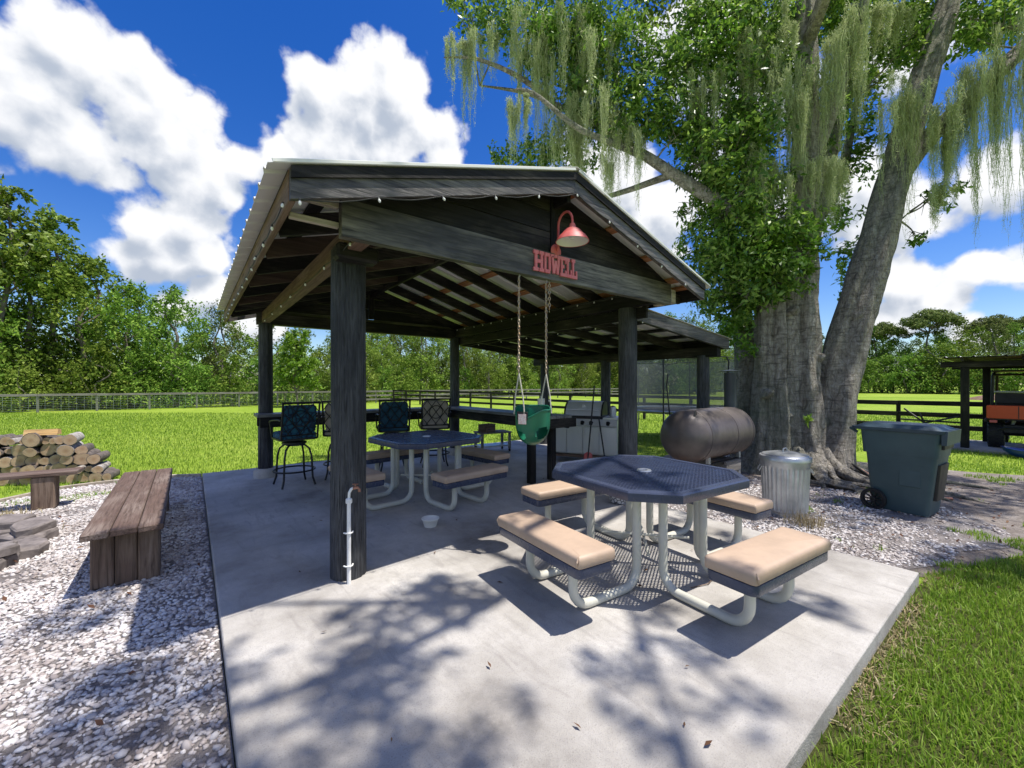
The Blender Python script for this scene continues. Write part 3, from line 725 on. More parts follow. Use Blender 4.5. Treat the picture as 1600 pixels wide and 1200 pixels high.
rc.prism([(2.40, h - .035), (2.6, h + .024), (2.80, h - .035), (2.80, h - .032), (2.6, h + .028), (2.40, h - .032)], 2.45, 8.19, 'y')
P_('ridge_cap', rc, M['roofmetal'])
for a, b in ((.33, 2.58), (4.87, 2.62)):                           # rake trim
    P_('rake_trim', MB().beam((a, 2.452, zr(a) + .008), (b, 2.452, zr(b) + .008), .008, .02), M['roofmetal'])

# ------------------------------------------------------------------ bar counter round the back corner
CT = (4.2, 7.3, 0)
ctr = thing('bar_counter', 'dark timber bar counter running round the back corner posts', 'counter', CT)
def C_(name, b, mat): return b.build(name, mat, ctr, off=CT)
M['countertop'] = wood('worn_counter_wood', (.10, .10, .10), (.30, .30, .29), 0, .7, .4, .3)
M['countertop_y'] = wood('worn_counter_wood_y', (.10, .10, .10), (.30, .30, .29), 1, .7, .4, .3)
for k in range(3): C_('top_plank', MB().bx(.76, 4.42, 7.07 + k * .152, 7.217 + k * .152, .955, 1.0, .005), M['countertop'])
for k in range(3): C_('top_plank', MB().bx(3.93 + k * .158, 4.083 + k * .158, 4.26, 7.066, .955, 1.0, .005), M['countertop_y'])
C_('apron', MB().bx(.80, 4.0, 7.10, 7.14, .80, .953), M['black_x'])
C_('apron', MB().bx(.80, 4.19, 7.46, 7.50, .80, .953), M['black_x'])
C_('apron', MB().bx(3.985, 4.02, 4.33, 7.09, .80, .953), M['black_y'])
C_('apron', MB().bx(4.386, 4.42, 4.33, 7.38, .80, .953), M['black_y'])
C_('end_board', MB().bx(3.90, 4.52, 4.285, 4.325, .82, .953), M['black_x'])
for x, y in ((3.93, 4.62), (4.33, 4.62)): C_('leg', MB().bx(x - .052, x + .052, y - .052, y + .052, 0, .953, .008), M['black_z'])

# ------------------------------------------------------------------ picnic tables
def octo(h, c): return [(h - c, -h), (h, -h + c), (h, h - c), (h - c, h), (-h + c, h), (-h, h - c), (-h, -h + c), (-h + c, -h)]
def inset(h, c, o): return octo(h - o, c - .586 * o)
def ring_loops(b, loops):
    n = len(loops[0][0]); base = len(b.v)
    for pts, z in loops: b.v.extend([(x, y, z) for x, y in pts])
    for i in range(len(loops)):
        j = (i + 1) % len(loops)
        for k in range(n):
            k2 = (k + 1) % n; b.f.append((base + i * n + k, base + i * n + k2, base + j * n + k2, base + j * n + k))
def lattice(b, poly, ang, pitch, w, z0, z1):
    ca, sa = math.cos(R(ang)), math.sin(R(ang)); t = -1.0
    while t < 1.0:
        ox, oy = -sa * t, ca * t; lo, hi = -9, 9; ok = True
        for i in range(len(poly)):
            (x1, y1), (x2, y2) = poly[i], poly[(i + 1) % len(poly)]
            nx, ny = -(y2 - y1), x2 - x1                    # inside is left of a CCW edge
            den = nx * ca + ny * sa; num = nx * (x1 - ox) + ny * (y1 - oy)
            if abs(den) < 1e-9:
                if num > 0: ok = False
            elif den > 0: lo = max(lo, num / den)
            else: hi = min(hi, num / den)
        if ok and hi - lo > .02:
            b.beam((ox + ca * lo, oy + sa * lo, (z0 + z1) / 2), (ox + ca * hi, oy + sa * hi, (z0 + z1) / 2), w, z1 - z0, bev=0)
        t += pitch
def rbox(b, hx, hy, z0, z1, r, n=5, puff=0.0, seed=0):
    """cushion: rounded box with a slightly puffed top"""
    out = []
    for cx, cy, a0 in ((hx - r, -hy + r, -90), (hx - r, hy - r, 0), (-hx + r, hy - r, 90), (-hx + r, -hy + r, 180)):
        for i in range(n + 1): a = R(a0 + 90 * i / n); out.append((cx, cy, math.cos(a), math.sin(a)))
    e = (z1 - z0) * .38; rows = [(-.004, z0), (0, z0 + .006)]
    for i in range(5): a = R(90 * i / 4); rows.append((-(1 - math.cos(a)) * e, z1 - e + math.sin(a) * e))
    m = len(out); base = len(b.v); rr = random.Random(seed)
    wob = [rr.uniform(-.0035, .0035) for _ in range(m)]
    for o, z in rows:
        for q, (cx, cy, ux, uy) in enumerate(out): b.v.append((cx + ux * (r + o + wob[q]), cy + uy * (r + o + wob[q]), z))
    for i in range(len(rows) - 1):
        for k in range(m): k2 = (k + 1) % m; b.f.append((base + i * m + k, base + i * m + k2, base + (i + 1) * m + k2, base + (i + 1) * m + k))
    b.f.append(tuple(base + k for k in range(m - 1, -1, -1)))
    top = base + (len(rows) - 1) * m; c = len(b.v)
    ins = []
    for q in range(m):
        x, y, z = b.v[top + q]; ins.append(len(b.v)); b.v.append((x * .8, y * .8, z1 + puff * .8))
    for k in range(m): k2 = (k + 1) % m; b.f.append((top + k, top + k2, ins[k2], ins[k]))
    cc = len(b.v); b.v.append((0, 0, z1 + puff))
    for k in range(m): b.f.append((ins[k], ins[(k + 1) % m], cc))
    return b
def picnic_table(label, loc, rz, seed):
    t = thing('picnic_table', label, 'picnic table', loc, rz, 'metal picnic tables on the slab')
    h, c = .625, .235
    top = MB(); ring_loops(top, [(inset(h, c, 0), .694), (inset(h, c, -.003), .70), (inset(h, c, -.003), .748), (inset(h, c, .004), .758), (inset(h, c, .014), .761), (inset(h, c, .05), .761), (inset(h, c, .054), .756), (inset(h, c, .054), .745), (inset(h, c, .010), .745), (inset(h, c, .006), .694)])
    tt = top.build('table_top', M['navy'], t, True, 28)
    g = MB(); ip = inset(h, c, .03)
    lattice(g, ip, 32, .0235, .0085, .7465, .7535); lattice(g, ip, -32, .0235, .0085, .748, .755)
    g.build('mesh_surface', M['navy'], tt)
    b = MB(); b.lathe([(.028, .757), (.030, .762), (.055, .762), (.058, .757), (.058, .74), (.028, .74), (.028, .757)], 20, cap=False); b.build('umbrella_ring', M['galv'], tt, True)
    for s in (-.3, .3): MB().beam((s, -.57, .724), (s, .57, .724), .04, .03).build('support_bar', M['navy'], tt)
    for k in range(4):
        a = k * math.pi / 2; ca, sa = math.cos(a), math.sin(a)
        def W3(p): return (p[0] * ca - p[1] * sa, p[0] * sa + p[1] * ca, p[2])
        for s in (-.235, .235):
            tr = .031; r = .13; z0 = tr
            pts = [(.36, s, .70), (.36, s, .45), (.36, s, z0 + r)] + [(.36 + r - r * math.cos(R(q)), s, z0 + r - r * math.sin(R(q))) for q in (15, 30, 45, 60, 75, 90)]
            pts += [(.36 + r + .2, s, z0)] + [(.955 - r + r * math.sin(R(q)), s, z0 + r - r * math.cos(R(q))) for q in (0, 15, 30, 45, 60, 75, 90)] + [(.955, s, .33)]
            MB().tube([W3(p) for p in pts], tr, 12).build('leg_tube', M['frame'], t, True, 60)
        pan = MB(); hx, hy = .145, .455
        n = 4; cr = .045; out = []
        for cx, cy, a0 in ((hx - cr, -hy + cr, -90), (hx - cr, hy - cr, 0), (-hx + cr, hy - cr, 90), (-hx + cr, -hy + cr, 180)):
            for i in range(n + 1): q = R(a0 + 90 * i / n); out.append((cx, cy, math.cos(q), math.sin(q)))
        def lp(o): return [(x + ux * (cr + o), y + uy * (cr + o)) for x, y, ux, uy in out]
        ring_loops(pan, [(lp(-.004), .325), (lp(0), .331), (lp(0), .382), (lp(-.012), .388), (lp(-.03), .388), (lp(-.03), .37), (lp(-.012), .325)])
        m = len(out); pan.add([(x, y, .372) for x, y in lp(-.028)], [tuple(range(m))])
        sx, sy, _ = W3((.955, 0, 0))
        p = pan.build('bench_seat', M['navy'], t, True, 50, loc=(sx, sy, 0), rot=(0, 0, a))
        cu = rbox(MB(), hx + .006, hy + .006, .3895, .462, .03, 4, .006, seed + k)
        cu.build('cushion', M['tan'], p, True, 55)
        for s in (-1, 1):                                       # folded vinyl at the corners
            MB().tube([(.148, s * .43, .395), (.152, s * .445, .43), (.140, s * .44, .455)], [.004, .006, .003], 6).build('corner_fold', M['tan'], p, True)
    for a in (45, 135):
        x, y = .34 * math.cos(R(a)), .34 * math.sin(R(a)); MB().tube([(-x, -y, .20 + a * .0003), (x, y, .20 + a * .0003)], .012, 8).build('cross_brace', M['frame'], t, True)
    return t
picnic_table('sunlit octagonal navy mesh picnic table with four tan cushioned benches in front of the pavilion', (2.88, 1.99, 0), R(-5), 1)
picnic_table('octagonal navy mesh picnic table with tan benches standing in the shade under the pavilion roof', (2.47, 5.05, 0), R(6), 11)

# ------------------------------------------------------------------ bar stools
def bar_stool(label, loc, rz, fab, seed):
    t = thing('bar_stool', label, 'bar stool', loc, rz, 'swivel bar stools at the counter')
    for k in range(4):
        a = R(45 + 90 * k); ca, sa = math.cos(a), math.sin(a)
        pts = [(.07, .585), (.15, .58), (.215, .53), (.248, .42), (.258, .25), (.266, .12), (.305, .012)]
        MB().tube([(r * ca, r * sa, z) for r, z in pts], .014, 8).build('leg', M['iron'], t, True)
    MB().tube([(.268 * math.cos(R(q)), .268 * math.sin(R(q)), .225) for q in range(0, 360, 12)], .012, 8, closed=True).build('foot_ring', M['iron'], t, True)
    MB().lathe([(.10, .57), (.16, .60), (.16, .625), (.06, .635), (.06, .665)], 20).build('swivel', M['iron'], t, True)
    s = MB(); ring_loops(s, [(octo(.245, .05), .665), (octo(.245, .05), .69), (octo(.215, .045), .69), (octo(.215, .045), .665)]); s.build('seat_frame', M['iron'], t)
    rbox(MB(), .235, .235, .691, .77, .05, 4, .012, seed).build('seat_cushion', fab, t, True, 55)
    def bk(x, z): return (x, -.235 - (z - .69) * .19, z)
    fr = MB(); fr.tube([bk(-.235, .68), bk(-.235, 1.19)], .014, 8); fr.tube([bk(.235, .68), bk(.235, 1.19)], .014, 8); fr.tube([bk(-.25, 1.19), bk(.25, 1.19)], .014, 8); fr.tube([bk(-.235, .74), bk(.235, .74)], .010, 8)
    bf = fr.build('back_frame', M['iron'], t, True)
    la = MB()
    for i in range(-3, 4):
        for sg in (-1, 1):
            p = []
            for q in range(0, 23):
                z = .75 + q * .02; x = sg * (i * .15 + (z - .97) * .75)
                if abs(x) < .225 and z < 1.18: p.append(bk(x, z))
            if len(p) > 1: la.tube([(a, b - (.004 * sg), c) for a, b, c in p], .0065, 5)
    la.tube([bk(.11 * math.cos(R(q)), .97 + .11 * math.sin(R(q))) for q in range(0, 360, 15)], .0065, 5, closed=True)
    la.build('lattice', M['iron'], bf, True)
    cu = rbox(MB(), .215, .20, 0, .075, .05, 4, .01, seed + 3)
    co = cu.build('back_cushion', fab, t, True, 55); co.location = (0, -.255, .955); co.rotation_euler = (R(-90 + 11), 0, 0)
    for sg in (-1, 1):
        x = sg * .25
        MB().tube([bk(x, .95), (x * 1.06, -.18, .96), (x * 1.1, 0, .945), (x * 1.1, .14, .93), (x * 1.08, .19, .91), (x * 1.03, .19, .84), (x * .98, .18, .69)], .012, 8).build('arm', M['iron'], t, True)
    return t
def blue_pattern():
    m, n, l, b = new_mat('blue_pebble_fabric')
    v = coords(n, l, (1, 1, 1)); vo = n.new('ShaderNodeTexVoronoi'); vo.inputs['Scale'].default_value = 11; vo.feature = 'DISTANCE_TO_EDGE'
    l.new(v, vo.inputs['Vector'])
    f = noise(n, l, v, 7, 4)
    c = ramp(n, l, vo.outputs['Distance'], [(.03, (.006, .02, .045)), (.09, (.012, .075, .13)), (.4, (.02, .14, .19))])
    l.new(c, b.inputs['Base Color']); b.inputs['Roughness'].default_value = .8; bump(n, l, b, f, .2, .004); return m
M['bluepat'] = blue_pattern()
bar_stool('blue pebble-patterned bar stool beside the back left post', (1.17, 6.62, 0), R(6), M['bluepat'], 1)
bar_stool('tan bar stool half hidden behind the thick front post', (1.86, 6.72, 0), R(-22), M['tanfab'], 2)
bar_stool('plain dark blue cushioned bar stool behind the shaded picnic table', (2.68, 6.74, 0), R(-16), M['bluefab'], 3)
bar_stool('tan cushioned bar stool with lattice back next to the back middle post', (3.42, 6.70, 0), R(-20), M['tanfab'], 4)

# ------------------------------------------------------------------ barn light, sign, swing
bl = thing('barn_light', 'faded red gooseneck barn light on the gable king post', 'lamp', (2.60, 2.722, 2.645)); bl.scale = (1.15, 1.15, 1.15)
MB().lathe([(0, 0), (.052, 0), (.055, .006), (.04, .014), (.012, .018)], 20, fn=lambda x, y, z: (x, -z, y)).build('mount_plate', M['redpaint'], bl, True)
gp = [(0, -.018, 0), (0, -.03, .03), (0, -.032, .15)] + [(0, -.032 - .075 + .075 * math.cos(R(q)), .19 + .085 * math.sin(R(q))) for q in range(0, 181, 20)] + [(0, -.182, .16)]
MB().tube(gp, .0095, 10).build('gooseneck', M['redpaint'], bl, True)
shp = [(.018, .165), (.024, .15), (.026, .135), (.055, .118), (.075, .095), (.082, .085), (.10, .07), (.122, .035), (.126, .028)]
sh_ = MB().lathe(shp + [(.122, .030), (.097, .064), (.07, .09), (.02, .13)], 30, (0, -.182, 0), cap=False); so = sh_.build('lamp_shade', M['redpaint'], bl, True, 60)
MB().lathe([(.120, .0285), (.096, .062), (.069, .088), (.02, .128), (0.0, .129)], 30, (0, -.182, 0), cap=False).build('reflector', M['white'], so, True, 60)
MB().lathe([(0, .045), (.02, .05), (.028, .07), (.018, .10), (.014, .125)], 14, (0, -.182, 0)).build('bulb', M['glass'], bl, True)

sg = thing('name_sign', 'faded red cut-out letter sign on the gable beam under the barn light', 'sign', (2.315, 2.700, 2.425)); sg.scale = (1.14, 1, 1.2)
def letter(strokes, x, w):
    b = MB(); q = 0
    for s in strokes:
        q += 1; e = .0004 * (q % 4)
        if len(s) == 4: b.bx(x + s[0] * w, x + s[1] * w, -.012 - e, .004 + e, s[2] * .148, s[3] * .148, .0015)
        else: b.beam((x + s[0] * w, -.004, s[1] * .148), (x + s[2] * w, -.004, s[3] * .148), .016 + 2 * e, s[4] * .148, up=(0, 0, 1) if abs(s[2] - s[0]) * w > abs(s[3] - s[1]) * .148 else (1, 0, 0), bev=.0015)
    b.build('letter', M['pink'], sg)
SB, ST = (0, .17), (.83, 1)
letter([(.12, .34, .1, .9), (.66, .88, .1, .9), (.3, .7, .4, .58), (0, .46, 0, .17), (.54, 1, 0, .17), (0, .46, .83, 1), (.54, 1, .83, 1)], 0, .105)
letter([(.08, .34, .14, .86), (.66, .92, .14, .86), (.16, .84, 0, .18), (.16, .84, .82, 1)], .102, .078)
letter([(.16, .9, .32, .05, .16), (.32, .05, .5, .7, .12), (.5, .7, .68, .05, .12), (.68, .05, .84, .9, .16), (0, .34, .84, 1), (.38, .62, .84, 1), (.66, 1, .84, 1)], .176, .105)
letter([(.12, .38, .1, .9), (.3, .62, .42, .58), (0, 1, 0, .17), (0, 1, .83, 1), (.78, 1, .15, .33), (.78, 1, .68, .85)], .277, .07)
letter([(.16, .44, .1, .9), (0, .62, .83, 1), (0, 1, 0, .17), (.76, 1, .15, .42)], .342, .066)
letter([(.16, .44, .1, .9), (0, .62, .83, 1), (0, 1, 0, .17), (.76, 1, .15, .42)], .403, .066)

sw = thing('bucket_swing', 'green bucket toddler swing hanging on chains from the gable beam', 'swing', (2.36, 2.755, .92))
def rim_z(a): return .335 - .10 * max(0, math.cos(a - R(200))) ** 2 - .03 * max(0, math.cos(a - R(300))) ** 4
def bucket():
    n = 40; rows = 16; vs = []; fs = []
    for side, off in ((0, 0), (1, -.006)):
        for i in range(rows):
            f = i / (rows - 1)
            for k in range(n):
                a = 2 * math.pi * k / n; z = rim_z(a) * f
                r = .155 * (1 - (1 - min(1, f * 1.55 + .02)) ** 2.3) ** .5 + .008 * f + off
                vs.append((max(.004, r) * math.cos(a), max(.004, r) * .86 * math.sin(a), z + (.006 if side else 0) * (1 - f)))
    N = rows * n
    hole = lambda i, k: any(((i - 5.0) / 2.9) ** 2 + ((k - kc) / 3.4) ** 2 < 1 for kc in (29.5, 19.0))
    for i in range(rows - 1):
        for k in range(n):
            if hole(i, k): continue
            k2 = (k + 1) % n; a, b, c, d = i * n + k, i * n + k2, (i + 1) * n + k2, (i + 1) * n + k
            fs += [(a, b, c, d), (N + a, N + d, N + c, N + b)]
    for k in range(n): k2 = (k + 1) % n; a, b = (rows - 1) * n + k, (rows - 1) * n + k2; fs.append((a, b, N + b, N + a))
    fs.append(tuple(range(n - 1, -1, -1)))
    q = MB(); q.add(vs, fs); return q
bo = bucket().build('bucket', M['green_pl'], sw, True, 50)
MB().tube([(.162 * math.cos(R(q)), .139 * math.sin(R(q)), rim_z(R(q))) for q in range(0, 360, 10)], .008, 8, closed=True).build('rim', M['green_pl'], bo, True)
tg = MB(); tg.box((-.165, -.055, .235), (.005, .075, .085), R(-8 + 30), .002); tg.build('warning_tag', M['tag'], sw)
MB().box((-.160, -.05, .262), (.010, .10, .07), R(22), .003).build('tag_pocket', M['dark'], sw)
for sx in (-.15, .15):
    for sy in (-.07, .07): MB().tube([(sx * 1.02, sy, .27), (sx * 1.03, sy * .75, .42), (sx * 1.04, 0, .62)], .006, 6).build('rope', M['rope'], sw, True)
    link = MB(); link.tube([(.0085 * math.cos(R(q)), 0, .019 * math.sin(R(q)) if abs(math.sin(R(q))) < 2 else 0) for q in range(0, 360, 45)], .0038, 5, closed=True)
    lm = link.mesh('chain_link', M['chain'], True)
    z = .635; i = 0
    while z < 1.452:
        obj('chain_link', lm, sw, (sx * 1.04, 0, z), (0, R(4), R(90 * (i % 2) + 20))); z += .0285; i += 1
    MB().tube([(sx * 1.04, 0, 1.44), (sx * 1.04 + .012, 0, 1.452), (sx * 1.04, 0, 1.466), (sx * 1.04, 0, 1.475)], .005, 6).build('hook', M['galv'], sw, True)
    if sx > 0:                                                   # spare length of chain hanging beside
        for i in range(9): obj('chain_link', lm, sw, (sx * 1.04 + .03, -.01, 1.44 - i * .0285), (0, 0, R(90 * (i % 2) + 50)))

# ------------------------------------------------------------------ string lights
def strings(label, pts, spacing, loc, drop=.05):
    t = thing('string_lights', label, 'string lights', loc)
    P = [Vector(p) - Vector(loc) for p in pts]; cab = []
    rr = random.Random(len(pts) * 7 + int(loc[1] * 10)); bulbs = []
    for a, b in zip(P, P[1:]):
        L = (b - a).length; m = max(1, round(L / spacing))
        for i in range(m):
            for q in range(4):
                f = (i + q / 4) / m; p = a.lerp(b, f); p.z -= .022 * math.sin(q / 4 * math.pi); cab.append(p)
            bulbs.append(a.lerp(b, i / m))
    cab.append(P[-1])
    MB().tube(cab, .0035, 5).build('cable', M['dark'], t, True)
    bm_ = MB().lathe([(0, -.038), (.006, -.034), (.0085, -.025), (.006, -.013)], 8).mesh('bulb', M['glass'], True)
    so_ = MB().lathe([(.006, -.015), (.0065, -.003), (.003, .002)], 8).mesh('socket', M['dark'], True)
    for p in bulbs:
        e = obj('bulb_socket', so_, t, p, (R(rr.uniform(-25, 25)), R(rr.uniform(-25, 25)), 0)); obj('bulb', bm_, e)
strings('string lights along the front gable fascia', [(.46, 2.46, zr(.46) - .195), (2.6, 2.46, zr(2.6) - .195), (4.74, 2.46, zr(4.74) - .195)], .42, (2.6, 2.46, 2.9))
strings('string lights under the left eave fascia', [(.395, 2.55, zr(.43) - .19), (.395, 8.1, zr(.43) - .19)], .40, (.395, 5.3, 2.4))
strings('string lights along the inside of the left brown plate beam', [(.84, 2.85, 2.40), (.84, 7.7, 2.40)], .7, (.84, 5.3, 2.4))
strings('string lights along the right plate beam above the swing', [(4.25, 3.1, 2.56), (4.25, 7.6, 2.56)], .31, (4.25, 5.3, 2.5))
strings('string lights along the lean-to side of the right plate beam', [(4.45, 3.1, 2.24), (4.45, 7.6, 2.24)], .8, (4.45, 5.3, 2.3))

# ------------------------------------------------------------------ water pipe on the front post
wp = thing('water_pipe', 'white plastic water pipe with rusty spigot strapped to the front left post', 'pipe', (.905, 3.108, 0))
MB().tube([(0, 0, 0), (0, 0, .60)], .0145, 12).build('riser', M['pvc'], wp, True)
MB().lathe([(.022, .585), (.024, .60), (.022, .615), (.016, .62)], 12).build('coupling', M['pvc'], wp, True)
for z in (.13, .37): MB().tube([(-.032, .014, z), (-.022, -.008, z), (0, -.021, z), (.022, -.008, z), (.032, .014, z)], .006, 6).build('clamp', M['pvc'], wp, True)
MB().tube([(0, 0, .61), (.002, 0, .66), (.015, -.004, .685), (.03, -.008, .692)], .010, 10).build('elbow', M['pvc'], wp, True)
v = MB(); v.tube([(.025, -.008, .690), (.055, -.018, .694), (.066, -.024, .682), (.068, -.025, .662)], [.012, .011, .010, .011], 10); v.tube([(.042, -.014, .70), (.042, -.014, .716)], .005, 8); v.lathe([(.0, .715), (.022, .717), (.022, .722), (0, .724)], 8, (.042, -.014, 0))
v.build('spigot', M['copper'], wp, True)

# ------------------------------------------------------------------ grill and what stands round it
gr = thing('gas_grill', 'stainless steel gas grill with closed hood and cabinet doors under the lean-to', 'grill', (5.98, 5.42, 0), math.atan2(-.876, .482))
def G_(n, b, m, sm=False, p=None): return b.build(n, m, p or gr, sm)
# local: x = along the front, -y = front
G_('cabinet', MB().bx(-.62, .62, -.24, .26, .14, .80, .008), M['steel'])
for i, x in enumerate((-.46, -.155, .155, .46)):
    d_ = G_('door', MB().bx(x - .147, x + .147, -.262, -.243, .16, .655, .006), M['steel']); 
    if i in (1, 2): MB().tube([(x + (.10 if i == 1 else -.10), -.29, .50), (x + (.10 if i == 1 else -.10), -.29, .63)], .009, 8).build('handle', M['steel'], d_, True)
G_('control_panel', MB().prism([(-.24, .80), (-.30, .69), (-.285, .675), (-.243, .665), (-.20, .80)], -.63, .63, 'x'), M['steel'])
for i, x in enumerate((-.33, -.16, .0, .16, .47)):
    k = MB().lathe([(0, .045), (.03, .04), (.034, .0), (.04, 0), (.04, -.006)], 16, fn=lambda a, b, c: (a, -c * .88 - b * .47, b * .88 - c * .47)); G_('knob', k, M['iron'], True).location = (x, -.273, .735)
G_('side_shelf', MB().bx(-.66, -.37, -.27, .25, .802, .84, .01), M['steel'])
G_('side_shelf', MB().bx(.37, .66, -.27, .25, .802, .84, .01), M['steel'])
G_('cook_box', MB().bx(-.365, .365, -.25, .25, .802, .86, .01), M['dark'])
hp = [(-.27, .862), (.25, .862), (.25, 1.03), (.20, 1.09), (.06, 1.125), (-.06, 1.11), (-.16, 1.05), (-.24, .95)]
hood = G_('hood', MB().prism(hp, -.345, .345, 'x'), M['steel'], True)
for s in (-1, 1): MB().prism([(q[0] * 1.03, q[1] + .003) for q in hp], s * .347 - .014, s * .347 + .014, 'x').build('hood_end', M['iron'], hood)
MB().tube([(-.30, -.27, .985), (-.30, -.315, .975), (.30, -.315, .975), (.30, -.27, .985)], .012, 8).build('hood_handle', M['steel'], hood, True)
MB().lathe([(0, .012), (.035, .010), (.04, 0)], 16, fn=lambda a, b, c: (a, -c * .8 - b * .55, b * .8 - c * .55), c=(0, -.195, 1.035)).build('thermometer', M['white'], hood, True)
G_('base_shelf', MB().bx(-.64, .64, -.32, .28, .09, .135, .006), M['brown_x'])
for x in (-.56, .56):
    for y in (-.25, .22):
        w = MB().lathe([(0, -.018), (.036, -.018), (.042, -.01), (.042, .01), (.036, .018), (0, .018)], 16, fn=lambda a, b, c: (c, a, b), c=(x, y, .0425)); G_('caster', w, M['rubber'], True)
kt = thing('steel_pitcher', 'stainless steel pitcher standing on the right shelf of the grill', 'pitcher', (6.23, 4.98, .84))
MB().lathe([(.06, 0), (.062, .10), (.055, .17), (.05, .19), (.046, .19), (.05, .16), (.056, .1), (.05, .01)], 20).build('body', M['steel'], kt, True)
MB().tube([(.05, 0, .17), (.10, 0, .16), (.105, 0, .08), (.06, 0, .05)], .007, 8).build('handle', M['iron'], kt, True)
MB().lathe([(0, .21), (.012, .205), (.045, .195), (.052, .188)], 20).build('lid', M['iron'], kt, True)
def tool(name, label, p0, p1, blade):
    p0, p1 = Vector(p0), Vector(p1); t = thing(name, label, 'tool', p0)
    v = p1 - p0; MB().tube([v * .08, v], .013, 8).build('shaft', M['dark'], t, True)
    if blade:
        d = v.normalized(); s = Vector((.482, -.876, 0)); b = MB()
        pts = [(-.055, .0), (.055, .0), (.075, .10), (.075, .2), (.03, .235), (-.03, .235), (-.075, .2), (-.075, .10)]
        nrm_ = d.cross(s).normalized(); f = [s * x + d * y for x, y in pts]; n = len(f)
        b.add([q + nrm_ * .004 for q in f] + [q - nrm_ * .004 for q in f], [tuple(range(n)), tuple(range(2 * n - 1, n - 1, -1))] + [(i, (i + 1) % n, n + (i + 1) % n, n + i) for i in range(n)])
        b.build('blade', M['redpaint'] if blade == 1 else M['iron'], t)
    else: MB().tube([v * 0, v * .09], .02, 8).build('tip', M['rubber'], t, True)
tool('shovel', 'long-handled shovel with rust red blade leaning on the grill', (5.55, 5.0, .005), (5.83, 5.08, 1.42), 1)
tool('fire_poker', 'thin black poker leaning against the front of the grill', (5.72, 4.72, .005), (5.86, 5.0, .83), 0)
pt = thing('paper_towel_roll', 'white paper towel roll standing on the end of the counter', 'paper towel', (4.12, 4.62, 1.0))
MB().lathe([(.055, .01), (.055, .235), (.02, .237), (.02, .01)], 22, cap=False).build('roll', M['white'], pt, True)
MB().lathe([(.075, 0), (.075, .008), (.009, .012), (.009, .27), (0, .275)], 18).build('holder', M['steel'], pt, True)
bt = thing('pump_bottle', 'dark bottle beside the paper towel roll on the counter', 'bottle', (4.22, 4.55, 1.0))
MB().lathe([(.04, 0), (.042, .01), (.042, .13), (.016, .165), (.015, .19)], 16).build('body', M['dark'], bt, True); MB().lathe([(.017, .19), (.017, .21), (0, .212)], 12).build('cap', M['white'], bt, True)
# low table with crate
lt = thing('low_table', 'low grey slatted table on casters beyond the right counter', 'table', (5.15, 7.35, 0), R(-10))
for k in range(5): MB().bx(-.36, .36, -.22 + k * .09, -.137 + k * .09, .40, .43).build('slat', M['fencegrey'], lt)
for x in (-.32, .32):
    for y in (-.18, .18): MB().bx(x - .025, x + .025, y - .025, y + .025, .06, .40).build('leg', M['fencegrey_z'], lt); MB().lathe([(0, .0), (.02, .004), (.028, .03), (.02, .056), (0, .06)], 12, (x, y, 0)).build('caster', M['rubber'], lt, True)
MB().bx(-.34, .34, -.2, .2, .12, .145).build('lower_shelf', M['galv'], lt)
cr = thing('wooden_crate', 'small brown slatted wooden crate on the low grey table', 'crate', (4.98, 7.32, .43), R(12))
for s in (-1, 1):
    for k in range(3): MB().bx(-.14, .14, s * .10 - .008, s * .10 + .008, .01 + k * .055, .055 + k * .055).build('slat', M['brown_x'], cr)
    MB().bx(s * .148 - .008, s * .148 + .008, -.108, .108, 0, .17).build('end_panel', M['brown_y'], cr)
MB().bx(-.139, .139, -.09, .09, .0, .009).build('bottom', M['brown_x'], cr)
bw = thing('pet_bowl', 'small white bowl on the slab by the shaded bench', 'bowl', (1.93, 3.86, 0))
MB().lathe([(.06, 0), (.064, .012), (.082, .07), (.092, .078), (.09, .084), (.078, .078), (.06, .02), (0, .016)], 24).build('body', M['white'], bw, True)
pp = thing('patterned_pot', 'small white pot with dark scroll pattern at the right front post', 'pot', (4.13, 3.22, 0))
def scroll():
    m, n, l, b = new_mat('scroll_pattern'); v = coords(n, l); vo = n.new('ShaderNodeTexVoronoi'); vo.inputs['Scale'].default_value = 22; vo.feature = 'DISTANCE_TO_EDGE'; l.new(v, vo.inputs['Vector'])
    l.new(ramp(n, l, vo.outputs['Distance'], [(.07, (.03, .03, .04)), (.12, (.62, .61, .60))]), b.inputs['Base Color']); b.inputs['Roughness'].default_value = .35; return m
M['scroll'] = scroll()
MB().lathe([(.085, 0), (.10, .01), (.115, .12), (.12, .16), (.125, .165), (.118, .168), (.105, .15), (.09, .03), (0, .028)], 26).build('body', M['scroll'], pp, True)

# ------------------------------------------------------------------ smoker made from a gas tank
sm = thing('smoker_tank', 'brown rusty horizontal tank smoker with black chimney beside the oak trunk', 'smoker', (6.04, 3.06, GZ))
def X_(n, b, m, s=True): return b.build(n, m, sm, s, 50)
L2, rad, zc = .62, .365, .83
prof = [(rad * math.sin(R(a)), -L2 - .30 * math.cos(R(a))) for a in range(0, 91, 9)] + [(rad, 0)] + [(rad * math.cos(R(a)), L2 + .30 * math.sin(R(a))) for a in range(0, 91, 9)]
X_('tank_shell', MB().lathe(prof, 40, (0, 0, zc), fn=lambda x, y, z: (z, x, y)), M['tank'])
for x in (-.62, .12, .62): X_('weld_seam', MB().tube([(x, (rad + .001) * math.cos(R(q)), zc + (rad + .001) * math.sin(R(q))) for q in range(0, 360, 10)], .005, 5, closed=True), M['tank'])
X_('chimney', MB().lathe([(.088, zc + rad - .04), (.088, 1.70), (.092, 1.705), (.092, 1.73), (.08, 1.73), (.08, 1.4)], 24, (.66, 0, 0), cap=False), M['slate'])
